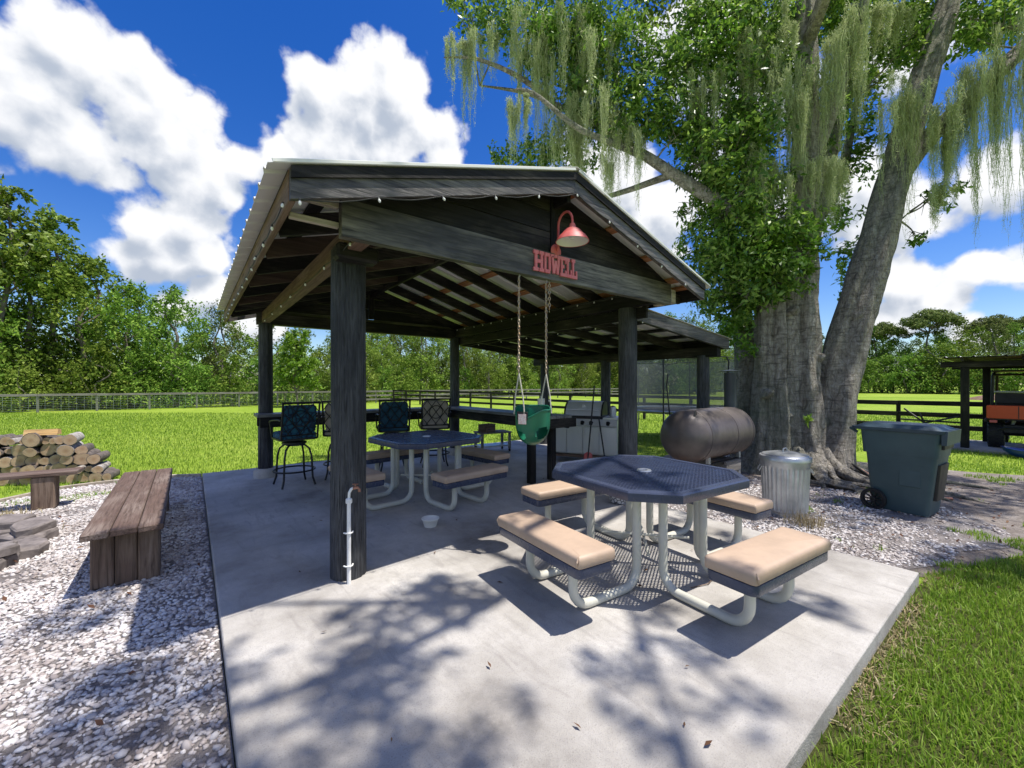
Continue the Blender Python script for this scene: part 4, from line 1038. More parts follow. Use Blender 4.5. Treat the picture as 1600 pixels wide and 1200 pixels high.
X_('chimney_cap', MB().lathe([(.15, 1.748), (.152, 1.756), (0, 1.775)], 24, (.65, 0, 0)), M['slate'])
X_('cap_bracket', MB().tube([(.575, .0, 1.70), (.57, 0, 1.752)], .006, 6), M['iron'])
X_('lift_handle', MB().tube([(-.66, -.16, zc + .29), (-.72, -.18, zc + .36), (-.74, -.17, zc + .22)], .012, 8), M['tank'])
X_('lid_rod', MB().tube([(-.62, .25, zc + .2), (-.63, .30, zc + .7), (-.58, .31, zc + .86)], .010, 8), M['iron'])
X_('damper_rod', MB().tube([(.82, -.02, zc + .34), (.83, -.02, zc + .80)], .006, 6), M['iron'])
for x in (-.42, .48):
    for y in (-.2, .2): X_('leg', MB().bx(x - .025, x + .025, y - .025, y + .025, 0, zc - .29), M['galv'], False)
X_('firewood_box', MB().bx(-.02, .44, -.26, .22, .28, .44, .01), M['fencegrey'], False)
X_('cradle', MB().bx(-.46, .52, -.225, -.175, .40, .45), M['iron'], False)

# ------------------------------------------------------------------ galvanised can
tcn = thing('trash_can', 'ribbed galvanised metal trash can with lid in front of the oak trunk', 'trash can', (5.62, 1.93, GZ))
def can():
    n = 120; rows = [(.215, 0, 0), (.222, .008, 0), (.222, .05, 0), (.228, .06, 0), (.228, .075, 0), (.225, .09, 1), (.245, .56, 1), (.247, .575, 0), (.252, .60, 0), (.254, .655, 0), (.258, .66, 0), (.258, .67, 0), (.25, .67, 0)]
    b = MB(); base = 0
    for r, z, rib in rows:
        for k in range(n): a = 2 * math.pi * k / n; q = r + (.006 * (1 if (k % 4) < 2 else -1) if rib else 0); b.v.append((q * math.cos(a), q * math.sin(a), z))
    for i in range(len(rows) - 1):
        for k in range(n): k2 = (k + 1) % n; b.f.append((i * n + k, i * n + k2, (i + 1) * n + k2, (i + 1) * n + k))
    b.f.append(tuple(range(n - 1, -1, -1))); return b
can().build('body', M['galv'], tcn, True, 30)
lid = MB().lathe([(.262, .645), (.268, .648), (.268, .69), (.262, .698), (.245, .70), (.235, .715), (.12, .74), (0, .748)], 48, cap=False).build('lid', M['galv'], tcn, True, 40)
MB().tube([(-.06, 0, .742), (-.055, 0, .775), (0, 0, .785), (.055, 0, .775), (.06, 0, .742)], .007, 8).build('lid_handle', M['galv'], lid, True)
for a in (-60, 120):
    c, s = math.cos(R(a)), math.sin(R(a)); b = MB()
    b.tube([(.25 * c - .06 * -s, .25 * s - .06 * c, .56), (.275 * c - .06 * -s, .275 * s - .06 * c, .51), (.275 * c + .06 * -s, .275 * s + .06 * c, .51), (.25 * c + .06 * -s, .25 * s + .06 * c, .56)], .006, 8)
    b.build('side_handle', M['galv'], tcn, True)

# ------------------------------------------------------------------ wheeled bin (front = +x)
wb = thing('wheeled_bin', 'large slate green wheeled garbage bin with blue-grey lid', 'bin', (6.95, 1.09, GZ), R(-95)); wb.scale = (.96, .96, 1.0)
def frustum(b, z0, x0, x1, w0, z1, X0, X1, w1, bev=.05):
    def lp(xa, xb, w):
        r = bev; out = []
        for cx, cy, a0 in ((xb - r, -w + r, -90), (xb - r, w - r, 0), (xa + r, w - r, 90), (xa + r, -w + r, 180)):
            for i in range(4): a = R(a0 + 30 * i); out.append((cx + r * math.cos(a), cy + r * math.sin(a)))
        return out
    A, B = lp(x0, x1, w0), lp(X0, X1, w1); n = len(A)
    b.add([(x, y, z0) for x, y in A] + [(x, y, z1) for x, y in B], [tuple(range(n - 1, -1, -1)), tuple(range(n, 2 * n))] + [(i, (i + 1) % n, n + (i + 1) % n, n + i) for i in range(n)])
    return b
b = MB(); frustum(b, .02, -.26, .28, .25, .70, -.31, .36, .29); frustum(b, .701, -.34, .37, .295, .98, -.36, .40, .315)
body = b.build('body', M['binplastic'], wb, True, 40)
frustum(MB(), .20, .255, .335, .16, .62, .30, .375, .19, .02).build('front_recess_panel', M['dark'], body, True)
MB().bx(.365, .41, -.20, .20, .80, .96, .01).build('catch_bar', M['dark'], body)
for s in (-1, 1):
    frustum(MB(), .30, -.02, .20, 0, .66, -.05, .24, 0, .0) if False else None
    MB().bx(.02, .22, s * .268 - .012, s * .268 + .012, .34, .60, .01).build('side_rib', M['binplastic'], body)
lb = MB(); frustum(lb, .984, -.44, .43, .335, 1.02, -.45, .44, .34, .05); frustum(lb, 1.021, -.42, .41, .32, 1.065, -.34, .33, .25, .05)
lo_ = lb.build('lid', M['binlid'], wb, True, 40)
MB().prism([(.40, .86), (.445, .86), (.455, 1.018), (.40, 1.018)], -.30, .30, 'y').build('lid_lip', M['binlid'], lo_)
MB().tube([(-.40, -.26, .94), (-.47, -.26, .985), (-.47, .26, .985), (-.40, .26, .94)], .018, 10).build('handle', M['binplastic'], wb, True)
MB().tube([(-.22, -.34, .13), (-.22, .34, .13)], .012, 8).build('axle', M['iron'], wb, True)
for s in (-1, 1):
    ty = MB(); ty.lathe([(.095, -.03), (.125, -.032), (.132, -.02), (.132, .02), (.125, .032), (.095, .03), (.09, 0), (.095, -.03)], 30, (-.22, s * .31, .132), fn=lambda x, y, z: (x, z, y), cap=False)
    wh = ty.build('wheel', M['rubber'], wb, True, 40)
    h = MB(); h.lathe([(0, -.03), (.03, -.03), (.03, .03), (0, .03)], 14, (-.22, s * .31, .132), fn=lambda x, y, z: (x, z, y))
    for k in range(10):
        a = R(36 * k); h.beam((-.22 + .025 * math.cos(a), s * .31, .132 + .025 * math.sin(a)), (-.22 + .097 * math.cos(a), s * .31, .132 + .097 * math.sin(a)), .014, .012, up=(0, 1, 0), bev=0)
    h.build('spokes', M['rubber'], wh, True)
# ------------------------------------------------------------------ benches
def plank_bench(label, loc, rz, length, width, h, planks, supports):
    t = thing('plank_bench', label, 'bench', loc, rz, 'rough timber benches on the gravel')
    w = width / planks
    for k in range(planks):
        MB().box((0, -width / 2 + w * (k + .5), h - .022 + .002 * (k % 2)), (length - .012 * (k % 2), w - .006, .045), 0, .006).build('seat_plank', M['bench_x'], t)
    for x in supports:
        n = 3
        for k in range(n):
            y = -width * .29 + k * width * .29
            MB().box((x + .012 * (k % 2), y, (h - .045) / 2), (.20 - .02 * k, width * .28, h - .046), 0, .012).build('support_post', M['stump'], t)
    return t
plank_bench('long weathered three-plank bench standing right beside the slab', (-.40, 5.40, -.06), R(90.5), 2.64, .455, .46, 3, (-1.06, 1.05))
plank_bench('single-plank timber bench in front of the firewood pile', (-1.98, 7.55, -.06), R(-5), 1.75, .30, .44, 1, (.58, -.6))

# ------------------------------------------------------------------ firewood, fire pit stones
def log(label, loc, rot, r, L, mat, seed, split=False):
    rr = random.Random(seed); n = 14; t = thing('firewood_log', label, 'log', loc, 0, 'logs in the firewood pile'); t.rotation_euler = rot
    rad_ = [r * (1 + rr.uniform(-.22, .22)) for _ in range(n)]
    if split: rad_ = [q * (.55 if k < n // 2 else 1) for k, q in enumerate(rad_)]
    rad_ = [(rad_[k - 1] + 2 * rad_[k] + rad_[(k + 1) % n]) / 4 for k in range(n)]
    bend = rr.uniform(-.02, .02); b = MB(); rows = 5
    for i in range(rows):
        y = L * i / (rows - 1); f = 1 - .1 * i / rows + rr.uniform(-.03, .03)
        for k in range(n): a = 2 * math.pi * k / n; b.v.append((rad_[k] * f * math.cos(a) + bend * math.sin(i * .8), y, rad_[k] * f * math.sin(a)))
    for i in range(rows - 1):
        for k in range(n): k2 = (k + 1) % n; b.f.append((i * n + k, (i + 1) * n + k, (i + 1) * n + k2, i * n + k2))
    b.f.append(tuple((rows - 1) * n + k for k in range(n))); b.f.append(tuple(range(n)))
    b.build('bark', mat, t, True, 45)
    c = MB(); c.add([(rad_[k] * .93 * math.cos(2 * math.pi * k / n), -.003, rad_[k] * .93 * math.sin(2 * math.pi * k / n)) for k in range(n)] + [(rad_[k] * .95 * math.cos(2 * math.pi * k / n), .006, rad_[k] * .95 * math.sin(2 * math.pi * k / n)) for k in range(n)], [tuple(range(n))] + [(k, (k + 1) % n, n + (k + 1) % n, n + k) for k in range(n)])
    c.build('cut_end', M['cut'], t)
A0 = Vector((-.95, 8.98)); U = Vector((-.868, .497)); Wd = Vector((.16, .987)); ang = math.atan2(-Wd.x, Wd.y)
seed = 100
ORD = ['first', 'second', 'third', 'fourth', 'fifth', 'sixth', 'seventh', 'eighth', 'ninth', 'tenth', 'eleventh', 'twelfth', 'thirteenth', 'fourteenth', 'fifteenth', 'sixteenth', 'seventeenth', 'eighteenth', 'nineteenth', 'twentieth', 'twenty-first', 'twenty-second', 'twenty-third', 'twenty-fourth', 'twenty-fifth', 'twenty-sixth', 'twenty-seventh', 'twenty-eighth']
ROW = ['bottom', 'second lowest', 'middle', 'second highest', 'top']
for j in range(5):
    s = .05 + .09 * (j % 2); cnt = 0
    while s < 2.6:
        q = random.Random(seed); r = q.uniform(.052, .104); top = min(.74, .13 + s * 1.15); z = GZ + .085 + j * .148
        if z - GZ < top:
            p = A0 + U * (s + r) + Wd * q.uniform(-.09, .06); pale = q.random() < .45; sp_ = q.random() < .18
            log('%s-barked firewood log, %s from the right in the %s row of the pile' % ('pale' if pale else 'dark', ORD[cnt], ROW[j]), (p.x, p.y, z + q.uniform(-.012, .012)), (R(q.uniform(-3, 3)), R(q.uniform(0, 360)) * 0, ang + R(q.uniform(-9, 9))), r, q.uniform(.42, .55), M['birch'] if pale else M['barkmat'], seed, sp_); cnt += 1
        s += 2 * r * .96; seed += 11
M['splitwood'] = wood('fresh_split_wood', (.55, .34, .14), (.66, .48, .26), 0, .5, .8, .4)
sp = A0 + U * 1.02 + Wd * .05
yl = thing('split_log', 'freshly split yellow firewood piece lying on top of the pile', 'log', (sp.x, sp.y, .662), R(-12))
MB().prism([(-.06, 0), (.07, 0), (.055, .075), (-.03, .09)], -.19, .19, 'x').build('split_face', M['splitwood'], yl)
def flag(label, loc, rz, sx, sy, th, seed, tilt=(0, 0)):
    rr = random.Random(seed); n = 11; pts = []
    for k in range(n): a = 2 * math.pi * (k + rr.uniform(-.35, .35)) / n; q = rr.uniform(.70, 1.15); pts.append((sx * q * math.cos(a), sy * q * math.sin(a)))
    b = MB(); m = n
    b.add([(x * 1.0, y * 1.0, 0) for x, y in pts] + [(x * rr.uniform(.97, 1.04), y * rr.uniform(.97, 1.04), th * .8) for x, y in pts] + [(x * .93, y * .93, th + rr.uniform(-.006, .006)) for x, y in pts],
          [tuple(range(n - 1, -1, -1)), tuple(range(2 * n, 3 * n))] + [(i * m + k, i * m + (k + 1) % m, (i + 1) * m + (k + 1) % m, (i + 1) * m + k) for i in range(2) for k in range(m)])
    o = b.build('flagstone', M['flag']); o.location = loc; o.rotation_euler = (tilt[0], tilt[1], rz); tag(o, label, 'stone', 'flat stones round the fire pit')
rr = random.Random(5)
for k in range(9):
    a = R(-62 + k * 27); x, y = FIRE[0] + .86 * math.cos(a), FIRE[1] + .86 * math.sin(a)
    flag('flat grey stone in the fire pit ring on the gravel', (x, y, -.062), a + 1.57, .25, .18, .10, k, (rr.uniform(-.06, .06), rr.uniform(-.06, .06)))
    if k % 3 != 2: flag('flat grey stone lying on top of the fire pit ring', (x + .02, y + .05, .040), a + 1.2, .21, .15, .07, k + 40, (rr.uniform(-.07, .07), rr.uniform(-.07, .07)))

# ------------------------------------------------------------------ the big mossy oak
TB = Vector((8.39, 2.74, GZ)); UV = Vector((AY, -AX, 0)); WV = Vector((AX, AY, 0))
def tp(u, w, z): return TB + UV * u + WV * w + Vector((0, 0, z - GZ))
def spot(x, y, w):
    """tree-frame point seen at that bearing/height, w metres behind the trunk"""
    d = 7.3 + w; return tp((x - 800) / 648 * d - 4.96, w, 1.45 + (600 - y) / 648 * d)
def catmull(P, m=6):
    out = []; n = len(P)
    for i in range(n - 1):
        a, b, c, d = P[max(i - 1, 0)], P[i], P[i + 1], P[min(i + 2, n - 1)]
        for k in range(m):
            t = k / m; out.append(.5 * ((2 * b) + (c - a) * t + (2 * a - 5 * b + 4 * c - d) * t * t + (3 * b - a - 3 * c + d) * t ** 3))
    out.append(P[-1]); return out
oak = thing('oak_tree', 'huge multi-stemmed oak hung with grey-green moss beside the pavilion', 'tree', TB)
def limb(name, pts, radii, seed, n=24, flute=.10, m=7, mat=None, wob=.03):
    P = catmull([Vector(p) for p in pts], m); Rr = catmull([Vector((r, 0, 0)) for r in radii], m); k0 = len(P)
    rr = random.Random(seed); ph = [rr.uniform(0, 6.28) for _ in range(4)]; fr = [3, 5, 8, 13]; amp = [flute, flute * .7, flute * .45, flute * .35]
    T = [(P[min(i + 1, k0 - 1)] - P[max(i - 1, 0)]).normalized() for i in range(k0)]
    N = Vector((1, 0, 0)); N = (N - T[0] * N.dot(T[0])).normalized(); vs = []; s = 0
    for i in range(k0):
        if i: s += (P[i] - P[i - 1]).length
        N = (N - T[i] * N.dot(T[i])).normalized(); B = T[i].cross(N)
        for k in range(n):
            a = 2 * math.pi * k / n
            q = 1 + sum(A * math.sin(f * a + p + .35 * math.sin(s * 1.3 + p)) for A, f, p in zip(amp, fr, ph)) + wob * math.sin(s * 5 + 3 * a + ph[0]) + rr.uniform(-.03, .03)
            vs.append(P[i] + (N * math.cos(a) + B * math.sin(a)) * (Rr[i].x * q) - TB)
    fs = [(i * n + k, i * n + (k + 1) % n, (i + 1) * n + (k + 1) % n, (i + 1) * n + k) for i in range(k0 - 1) for k in range(n)]
    fs += [tuple(range(n - 1, -1, -1)), tuple((k0 - 1) * n + k for k in range(n))]
    b = MB(); b.add(vs, fs); return b.build(name, mat or M['bark'], oak, True, 75)
limb('trunk', [tp(-.44, 0, -.25), tp(-.42, 0, .25), tp(-.40, 0, 1.2), tp(-.39, .02, 2.4), tp(-.38, .05, 3.3), tp(-.45, .1, 4.3), tp(-.62, .2, 5.4), tp(-.7, .3, 7.2), tp(-.9, .4, 9.5)], [.50, .33, .245, .225, .215, .18, .14, .10, .05], 1, 56, .13, wob=.06)
limb('trunk', [tp(.04, -.1, -.25), tp(.03, -.1, .25), tp(.02, -.08, 1.2), tp(.03, -.05, 2.4), tp(.06, 0, 3.3), tp(.14, 0, 4.6), tp(.20, 0, 6.2), tp(.26, .1, 8.4), tp(.35, .2, 11.0)], [.60, .39, .30, .28, .265, .215, .18, .14, .07], 2, 56, .13, wob=.06)
limb('trunk', [tp(.42, .5, -.25), tp(.44, .5, .4), tp(.48, .5, 1.8), tp(.55, .55, 3.2), tp(.85, .7, 4.6), tp(1.3, .8, 6.3), tp(1.75, .9, 8.2), tp(2.2, 1.1, 10.5)], [.40, .25, .19, .175, .16, .14, .11, .05], 3, 28, .08, wob=.05)
limb('trunk', [tp(.46, -.12, -.25), tp(.52, -.12, .3), tp(.70, -.08, 1.45), tp(1.04, -.03, 2.6), tp(1.40, 0, 3.7), tp(1.85, .1, 5.1), tp(2.5, .2, 7.0), tp(3.0, .3, 8.3), tp(3.6, .4, 10.4)], [.56, .36, .315, .295, .275, .24, .205, .175, .07], 4, 56, .09, wob=.05)
limb('trunk', [tp(-.42, .6, -.2), tp(-.46, .6, .8), tp(-.48, .65, 2.2), tp(-.64, .8, 3.8), tp(-1.0, 1.0, 5.6), tp(-1.3, 1.3, 8.4)], [.30, .22, .18, .15, .12, .05], 14, 24, .1)
for i, (u, z, r) in enumerate(((.25, 1.9, .10), (-.62, 1.3, .09), (.9, 2.6, .09), (-.2, 2.7, .08), (1.25, 3.2, .08), (-.28, .9, .11))):   # burls and old branch scars
    limb('burl', [tp(u, -.16, z - .03), tp(u + .02, -.26, z), tp(u + .03, -.34, z + .03)], [r, r * .85, r * .3], 80 + i, 12, .12, 3)
LIMBS = [
    ('limb', [tp(-.40, .05, 4.0), tp(-.95, .1, 4.5), tp(-1.6, .2, 4.95), tp(-2.6, .4, 5.75), tp(-3.6, .6, 6.5), tp(-4.6, .8, 7.1), tp(-5.6, .9, 7.35)], [.15, .13, .11, .085, .06, .04, .015]),
    ('limb', [tp(-2.4, .36, 5.6), tp(-3.0, .2, 5.75), tp(-3.8, 0, 5.95), tp(-4.6, -.1, 6.5), tp(-5.0, -.1, 6.55)], [.07, .06, .045, .03, .008]),
    ('limb', [tp(-4.2, .7, 6.9), tp(-4.8, .5, 7.2), tp(-5.6, .3, 7.4), tp(-6.2, .2, 7.35)], [.05, .045, .03, .008]),
    ('limb', [tp(-2.0, .3, 5.3), tp(-2.8, .8, 5.2), tp(-3.8, 1.2, 5.1), tp(-4.7, 1.4, 5.2)], [.07, .05, .035, .01]),
    ('limb', [tp(-.6, .2, 5.3), tp(-1.1, .6, 6.2), tp(-1.6, 1.0, 7.4), tp(-2.0, 1.3, 8.6)], [.08, .06, .045, .02]),
    ('limb', [tp(1.85, .08, 5.0), tp(2.3, 0, 5.7), tp(3.0, -.1, 6.4), tp(4.1, -.2, 7.5), tp(5.2, -.3, 8.6)], [.16, .145, .13, .115, .05]),
    ('limb', [tp(1.0, .7, 4.8), tp(1.3, .9, 5.0), tp(1.75, 1.1, 5.9), tp(2.2, 1.3, 7.4)], [.12, .11, .09, .04]),
    ('limb', [tp(.24, 0, 5.2), tp(.6, -.1, 6.2), tp(.9, -.2, 7.4), tp(1.3, -.3, 9.0)], [.12, .10, .08, .04]),
    ('limb', [tp(1.75, .1, 4.6), tp(2.2, .5, 4.5), tp(2.55, .8, 4.6), tp(3.0, 1.0, 4.9)], [.05, .035, .025, .006]),
    ('limb', [tp(.24, .05, 7.4), (6.6, .9, 9.0), (5.2, .2, 9.8), (3.9, -.4, 10.2), (2.5, -.5, 10.5), (1.0, .2, 10.6)], [.11, .085, .065, .05, .035, .012]),
    ('limb', [(5.2, .2, 9.8), (4.7, -.8, 10.1), (4.1, -1.6, 10.3), (3.6, -2.2, 10.4)], [.045, .035, .025, .008]),
    ('limb', [(3.9, -.4, 10.2), (3.3, .1, 10.1), (2.6, .6, 10.2), (1.8, 1.2, 10.2)], [.04, .03, .02, .008]),
    ('limb', [(4.4, -.2, 10.0), (4.3, .5, 10.0), (3.9, 1.3, 10.1), (3.6, 1.9, 10.2)], [.05, .04, .03, .01]),
]
for i, (nm, p, r) in enumerate(LIMBS): limb(nm, p, r, 20 + i, 14, .07, 6)
for i, (a, L) in enumerate(((-100, 1.1), (-70, 1.5), (-40, 1.3), (-10, 1.7), (15, 1.2), (-130, 1.0), (160, .9), (40, 1.1), (-85, .9), (-55, 1.0), (-25, 1.2), (2, 1.0), (-115, .8), (-62, 1.8), (-33, 2.0))):
    ca, sa = math.cos(R(a)), math.sin(R(a)); c0 = .08
    pts = [tp(c0 + .38 * ca, .38 * sa, .30), tp(c0 + .62 * ca, .62 * sa, .08), tp(c0 + (.62 + L * .35) * ca + .1 * sa, (.62 + L * .35) * sa, -.04), tp(c0 + (.62 + L * .7) * ca - .12 * sa, (.62 + L * .7) * sa + .1 * ca, -.06), tp(c0 + (.62 + L) * ca, (.62 + L) * sa, -.14)]
    limb('root', pts, [q * (1 if i < 8 else .5) for q in (.15, .11, .07, .05, .02)], 50 + i, 10, .14, 5, wob=.08)

def leaf_arrays(C, Rr, cnt, size, sub=None, up=.35, flat=1.0, aspect=.42, seed=0):
    """C centres, Rr radii, cnt leaves each; leaves gather in sub-clusters"""
    r = np.random.default_rng(seed); out = []
    for c, rad_, n in zip(C, Rr, cnt):
        n = int(n)
        if n < 1: continue
        if sub:
            k = max(1, n // sub); d = r.normal(0, 1, (k, 3)); d /= np.linalg.norm(d, axis=1)[:, None]
            cc = d * (r.uniform(.15, 1, (k, 1)) ** .5) * rad_; idx = r.integers(0, k, n)
            p = cc[idx] + r.normal(0, 1, (n, 3)) * rad_ * .16
        else:
            d = r.normal(0, 1, (n, 3)); d /= np.linalg.norm(d, axis=1)[:, None]; p = d * (r.uniform(.2, 1, (n, 1)) ** .4) * rad_
        p[:, 2] *= flat; out.append((p + np.asarray(c), p / rad_))
    P = np.concatenate([o[0] for o in out]); D = np.concatenate([o[1] for o in out]); n = len(P)
    N = D * .7 + r.normal(0, .6, (n, 3)); N[:, 2] += up; N /= np.linalg.norm(N, axis=1)[:, None]
    T = r.normal(0, 1, (n, 3)); T[:, 2] -= .5; T -= N * (T * N).sum(1)[:, None]; T /= np.linalg.norm(T, axis=1)[:, None]; B = np.cross(N, T)
    s = (size * r.uniform(.5, 1.5, n))[:, None]
    V = np.stack([P, P + T * s * .45 + B * s * aspect * .5 + N * s * .06, P + T * s, P + T * s * .45 - B * s * aspect * .5 + N * s * .06], 1).reshape(-1, 3)
    return V, np.arange(n * 4).reshape(-1, 4)
def foliage(name, spots, size, mat, per, parent, seed, sub=22, kind='stuff'):
    C = [np.array(s[0]) - np.array(TB) for s in spots]; Rr = [s[1] for s in spots]
    V, F = leaf_arrays(C, Rr, [per * (q ** 2) * s[2] for q, s in zip(Rr, spots)], size, sub, seed=seed)
    o = obj(name, mesh_np(name, V, F, mat), parent); o['kind'] = kind; return o
def S(x, y, rpx, w, f=1.0): return (spot(x, y, w), rpx / 648 * (7.3 + w), f)
crown = [S(725, 8, 30, .9, .7), S(770, 30, 45, .9), S(830, 30, 55, .8), S(890, 40, 60, .7), S(950, 40, 60, .6), S(985, 90, 45, .5), S(860, 95, 50, .7), S(925, 110, 55, .6), S(985, 155, 50, .5), S(1045, 175, 48, .4),
         S(1040, 120, 28, .4, .8), S(905, 165, 42, .6), S(960, 195, 45, .5), S(885, 215, 32, .8), S(1085, 215, 36, .3), S(830, 245, 38, 1.2, .8), S(785, 247, 26, 1.4, .7), S(870, 245, 30, 1.2, .8), S(905, 260, 25, 1.1, .6),
         S(1100, 30, 45, .5), S(1145, 50, 55, .4), S(1190, 40, 55, .3), S(1110, 110, 48, .4), S(1160, 130, 52, .3), S(1205, 120, 42, .2), S(1125, 190, 48, .3), S(1170, 210, 50, .2),
         S(1110, 300, 42, .5), S(1150, 290, 50, .3), S(1190, 300, 45, .1), S(1100, 375, 42, .6), S(1140, 375, 50, .3), S(1180, 390, 45, .1), S(1095, 430, 32, .8), S(1130, 450, 45, .4), S(1165, 460, 38, .2), S(1145, 500, 30, .5), S(1075, 260, 30, .7, .7), S(1080, 330, 26, .8, .6),
         S(1340, 15, 45, .8), S(1400, 30, 50, .9), S(1460, 20, 50, .8), S(1530, 15, 55, .6), S(1590, 25, 45, .4), S(1310, 70, 36, .8, .8), S(1370, 90, 40, 1.0, .8), S(1430, 85, 36, 1.0, .6), S(1350, 200, 34, 1.0, .8), S(1330, 270, 34, 1.1, .8), S(1310, 340, 30, .9, .7),
         S(1338, 400, 30, 1.2, .8), S(1330, 450, 24, 1.2, .8), S(1340, 500, 20, 1.4, .6), S(1455, 310, 26, .6, .6), S(1478, 285, 22, .6, .5), S(1430, 370, 20, .8, .4), S(1395, 240, 30, 1.1, .6), S(1290, 150, 34, .8, .7), S(1240, 60, 40, .6), S(1280, 15, 40, .6)]
LP = [q for _, p, _r in LIMBS for q in catmull([Vector(v) for v in p], 4)] + [tp(-.4, .05, z) for z in (3, 3.6, 4.2, 5, 6)] + [tp(.26, 0, z) for z in (4, 5, 6, 7)] + [tp(1.5, 0, 3.8), tp(2, .1, 5.3), tp(1.3, .8, 6.2)]
def twigs(spots, seed):
    rr = random.Random(seed); b = MB()
    for c, rad_, f in spots:
        o = min(LP, key=lambda q: (q - c).length); v = c - o
        mid = o.lerp(c, .5) + Vector((rr.uniform(-.1, .1), rr.uniform(-.1, .1), rr.uniform(-.12, .1))) * min(1, v.length)
        b.tube([p - TB for p in catmull([o, mid, c], 4)], [.022, .020, .018, .016, .014, .012, .010, .008, .006], 6)
        for k in range(7):
            e = c + Vector((rr.gauss(0, 1), rr.gauss(0, 1), rr.gauss(0, .8))).normalized() * rad_ * rr.uniform(.6, 1.05); st = mid.lerp(c, rr.uniform(.2, 1)); m2 = st.lerp(e, .5) + Vector((0, 0, rr.uniform(-.06, .08)))
            b.tube([p - TB for p in (st, m2, e)], [.009, .006, .0025], 5)
    o = b.build('twigs', M['bark'], oak, True, 60); o['kind'] = 'stuff'

front = [S(1205, 440, 36, -.42), S(1180, 425, 40, -.4), S(1240, 430, 30, -.45, .8), S(1165, 470, 34, -.3), S(1195, 350, 40, -.4), S(1230, 340, 34, -.45, .8), S(1160, 300, 44, -.35), S(1200, 200, 40, -.35, .8), S(1140, 230, 44, -.2), S(1260, 400, 26, -.45, .7), S(1100, 250, 40, .1), S(1060, 210, 36, .2), S(1020, 185, 36, .2), S(1130, 400, 44, -.1), S(1115, 460, 34, 0), S(1300, 190, 30, .3, .6), S(1320, 130, 34, .4, .6), S(1420, 60, 40, .3, .6), S(1500, 50, 40, .2, .6), S(1560, 40, 40, .1, .6), S(1075, 90, 40, .2)]
vine = [S(1230, 395, 44, -.45, .8), S(1195, 400, 42, -.4, .8), S(1265, 375, 34, -.4, .7), S(1160, 395, 36, -.3, .7), S(1215, 350, 34, -.4, .7), S(1170, 330, 36, -.3, .6), S(1130, 330, 30, 0, .6), S(1290, 345, 24, -.3, .6), S(1150, 520, 26, -.1, 1.), S(1165, 545, 18, -.1, 1.), S(1135, 505, 20, 0, 1.), S(1205, 290, 30, -.3, .5), S(1175, 250, 30, -.3, .5),
        S(1262, 650, 8, -.5, 1.), S(1283, 625, 12, -.1, 1.2), S(1286, 600, 9, -.1, 1.), S(1150, 210, 30, -.2, .5), S(980, 150, 34, .2, .4), S(930, 60, 40, .2, .35), S(860, 50, 40, .3, .35), S(1120, 60, 40, 0, .35)]
twigs(crown + front, 4)
foliage('crown', crown + front, .10, M['oakleaf'], 3700, oak, 1, 34)
foliage('vine_leaves', vine, .09, M['vineleaf'], 2900, oak, 2)
up = []
rr = random.Random(21)
for k in range(24):
    a = rr.uniform(0, 6.28); q = rr.uniform(.8, 5.0); up.append((tp(1.0 + q * math.cos(a), .8 + abs(q * math.sin(a)) * .8, rr.uniform(8.6, 12.2)), rr.uniform(.5, .9), .8))
up += [(Vector(p), r, f) for p, r, f in (((2.8, -.9, 10.3), .62, 1), ((3.4, -.35, 10.2), .5, .9), ((3.9, .05, 9.9), .42, .8), ((4.15, -1.5, 10.3), .42, .8), ((2.2, -.2, 10.5), .52, 1), ((1.5, -.5, 10.6), .5, 1), ((.9, .3, 10.5), .42, .9), ((3.5, -2.2, 10.4), .45, .9), ((4.8, -.5, 9.9), .25, .7), ((2.5, .7, 10.2), .34, .8), ((1.8, 1.2, 10.2), .34, .9), ((3.7, 1.7, 10.2), .25, .7), ((4.7, -.9, 10.2), .25, .7), ((2.9, -1.9, 10.2), .5, .9), ((.2, -.5, 10.6), .45, .9), ((-.4, .7, 10.6), .35, .8), ((7.6, -.2, 9.4), .6, .8), ((8.6, -1.1, 9.8), .7, .9), ((9.6, -.4, 9.6), .7, .9), ((10.6, .6, 9.4), .7, .9), ((7.4, 1.2, 9.2), .5, .8), ((9.2, .9, 9.2), .7, .9), ((8.2, 1.7, 9.5), .6, .8), ((10.4, -1.4, 9.9), .7, .9), ((11.3, -.8, 9.8), .7, .9), ((6.6, .1, 9.6), .35, .7), ((10, -1.8, 9.5), .6, .8), ((11, -2.3, 9.6), .6, .8), ((12, -2.6, 9.5), .7, .9), ((9.2, -1.7, 9.6), .5, .8), ((11.6, -1.3, 9.2), .6, .8), ((8.0, -2.4, 9.8), .5, .8), ((7.3, -2.1, 9.6), .45, .8), ((6.7, -3.0, 9.7), .4, .7), ((1.0, -1.3, 10.6), .55, 1), ((1.9, -1.2, 10.5), .45, 1), ((.2, .5, 10.5), .35, .8), ((2.4, -2.6, 10.6), .55, .9), ((3.2, -1.3, 10.3), .35, .8), ((-.6, -.5, 10.6), .4, .8), ((5.5, -1.7, 10.0), .3, .7), ((6.2, -.9, 9.9), .3, .7))]
foliage('crown', up, .125, M['oakleaf'], 1700, oak, 3)
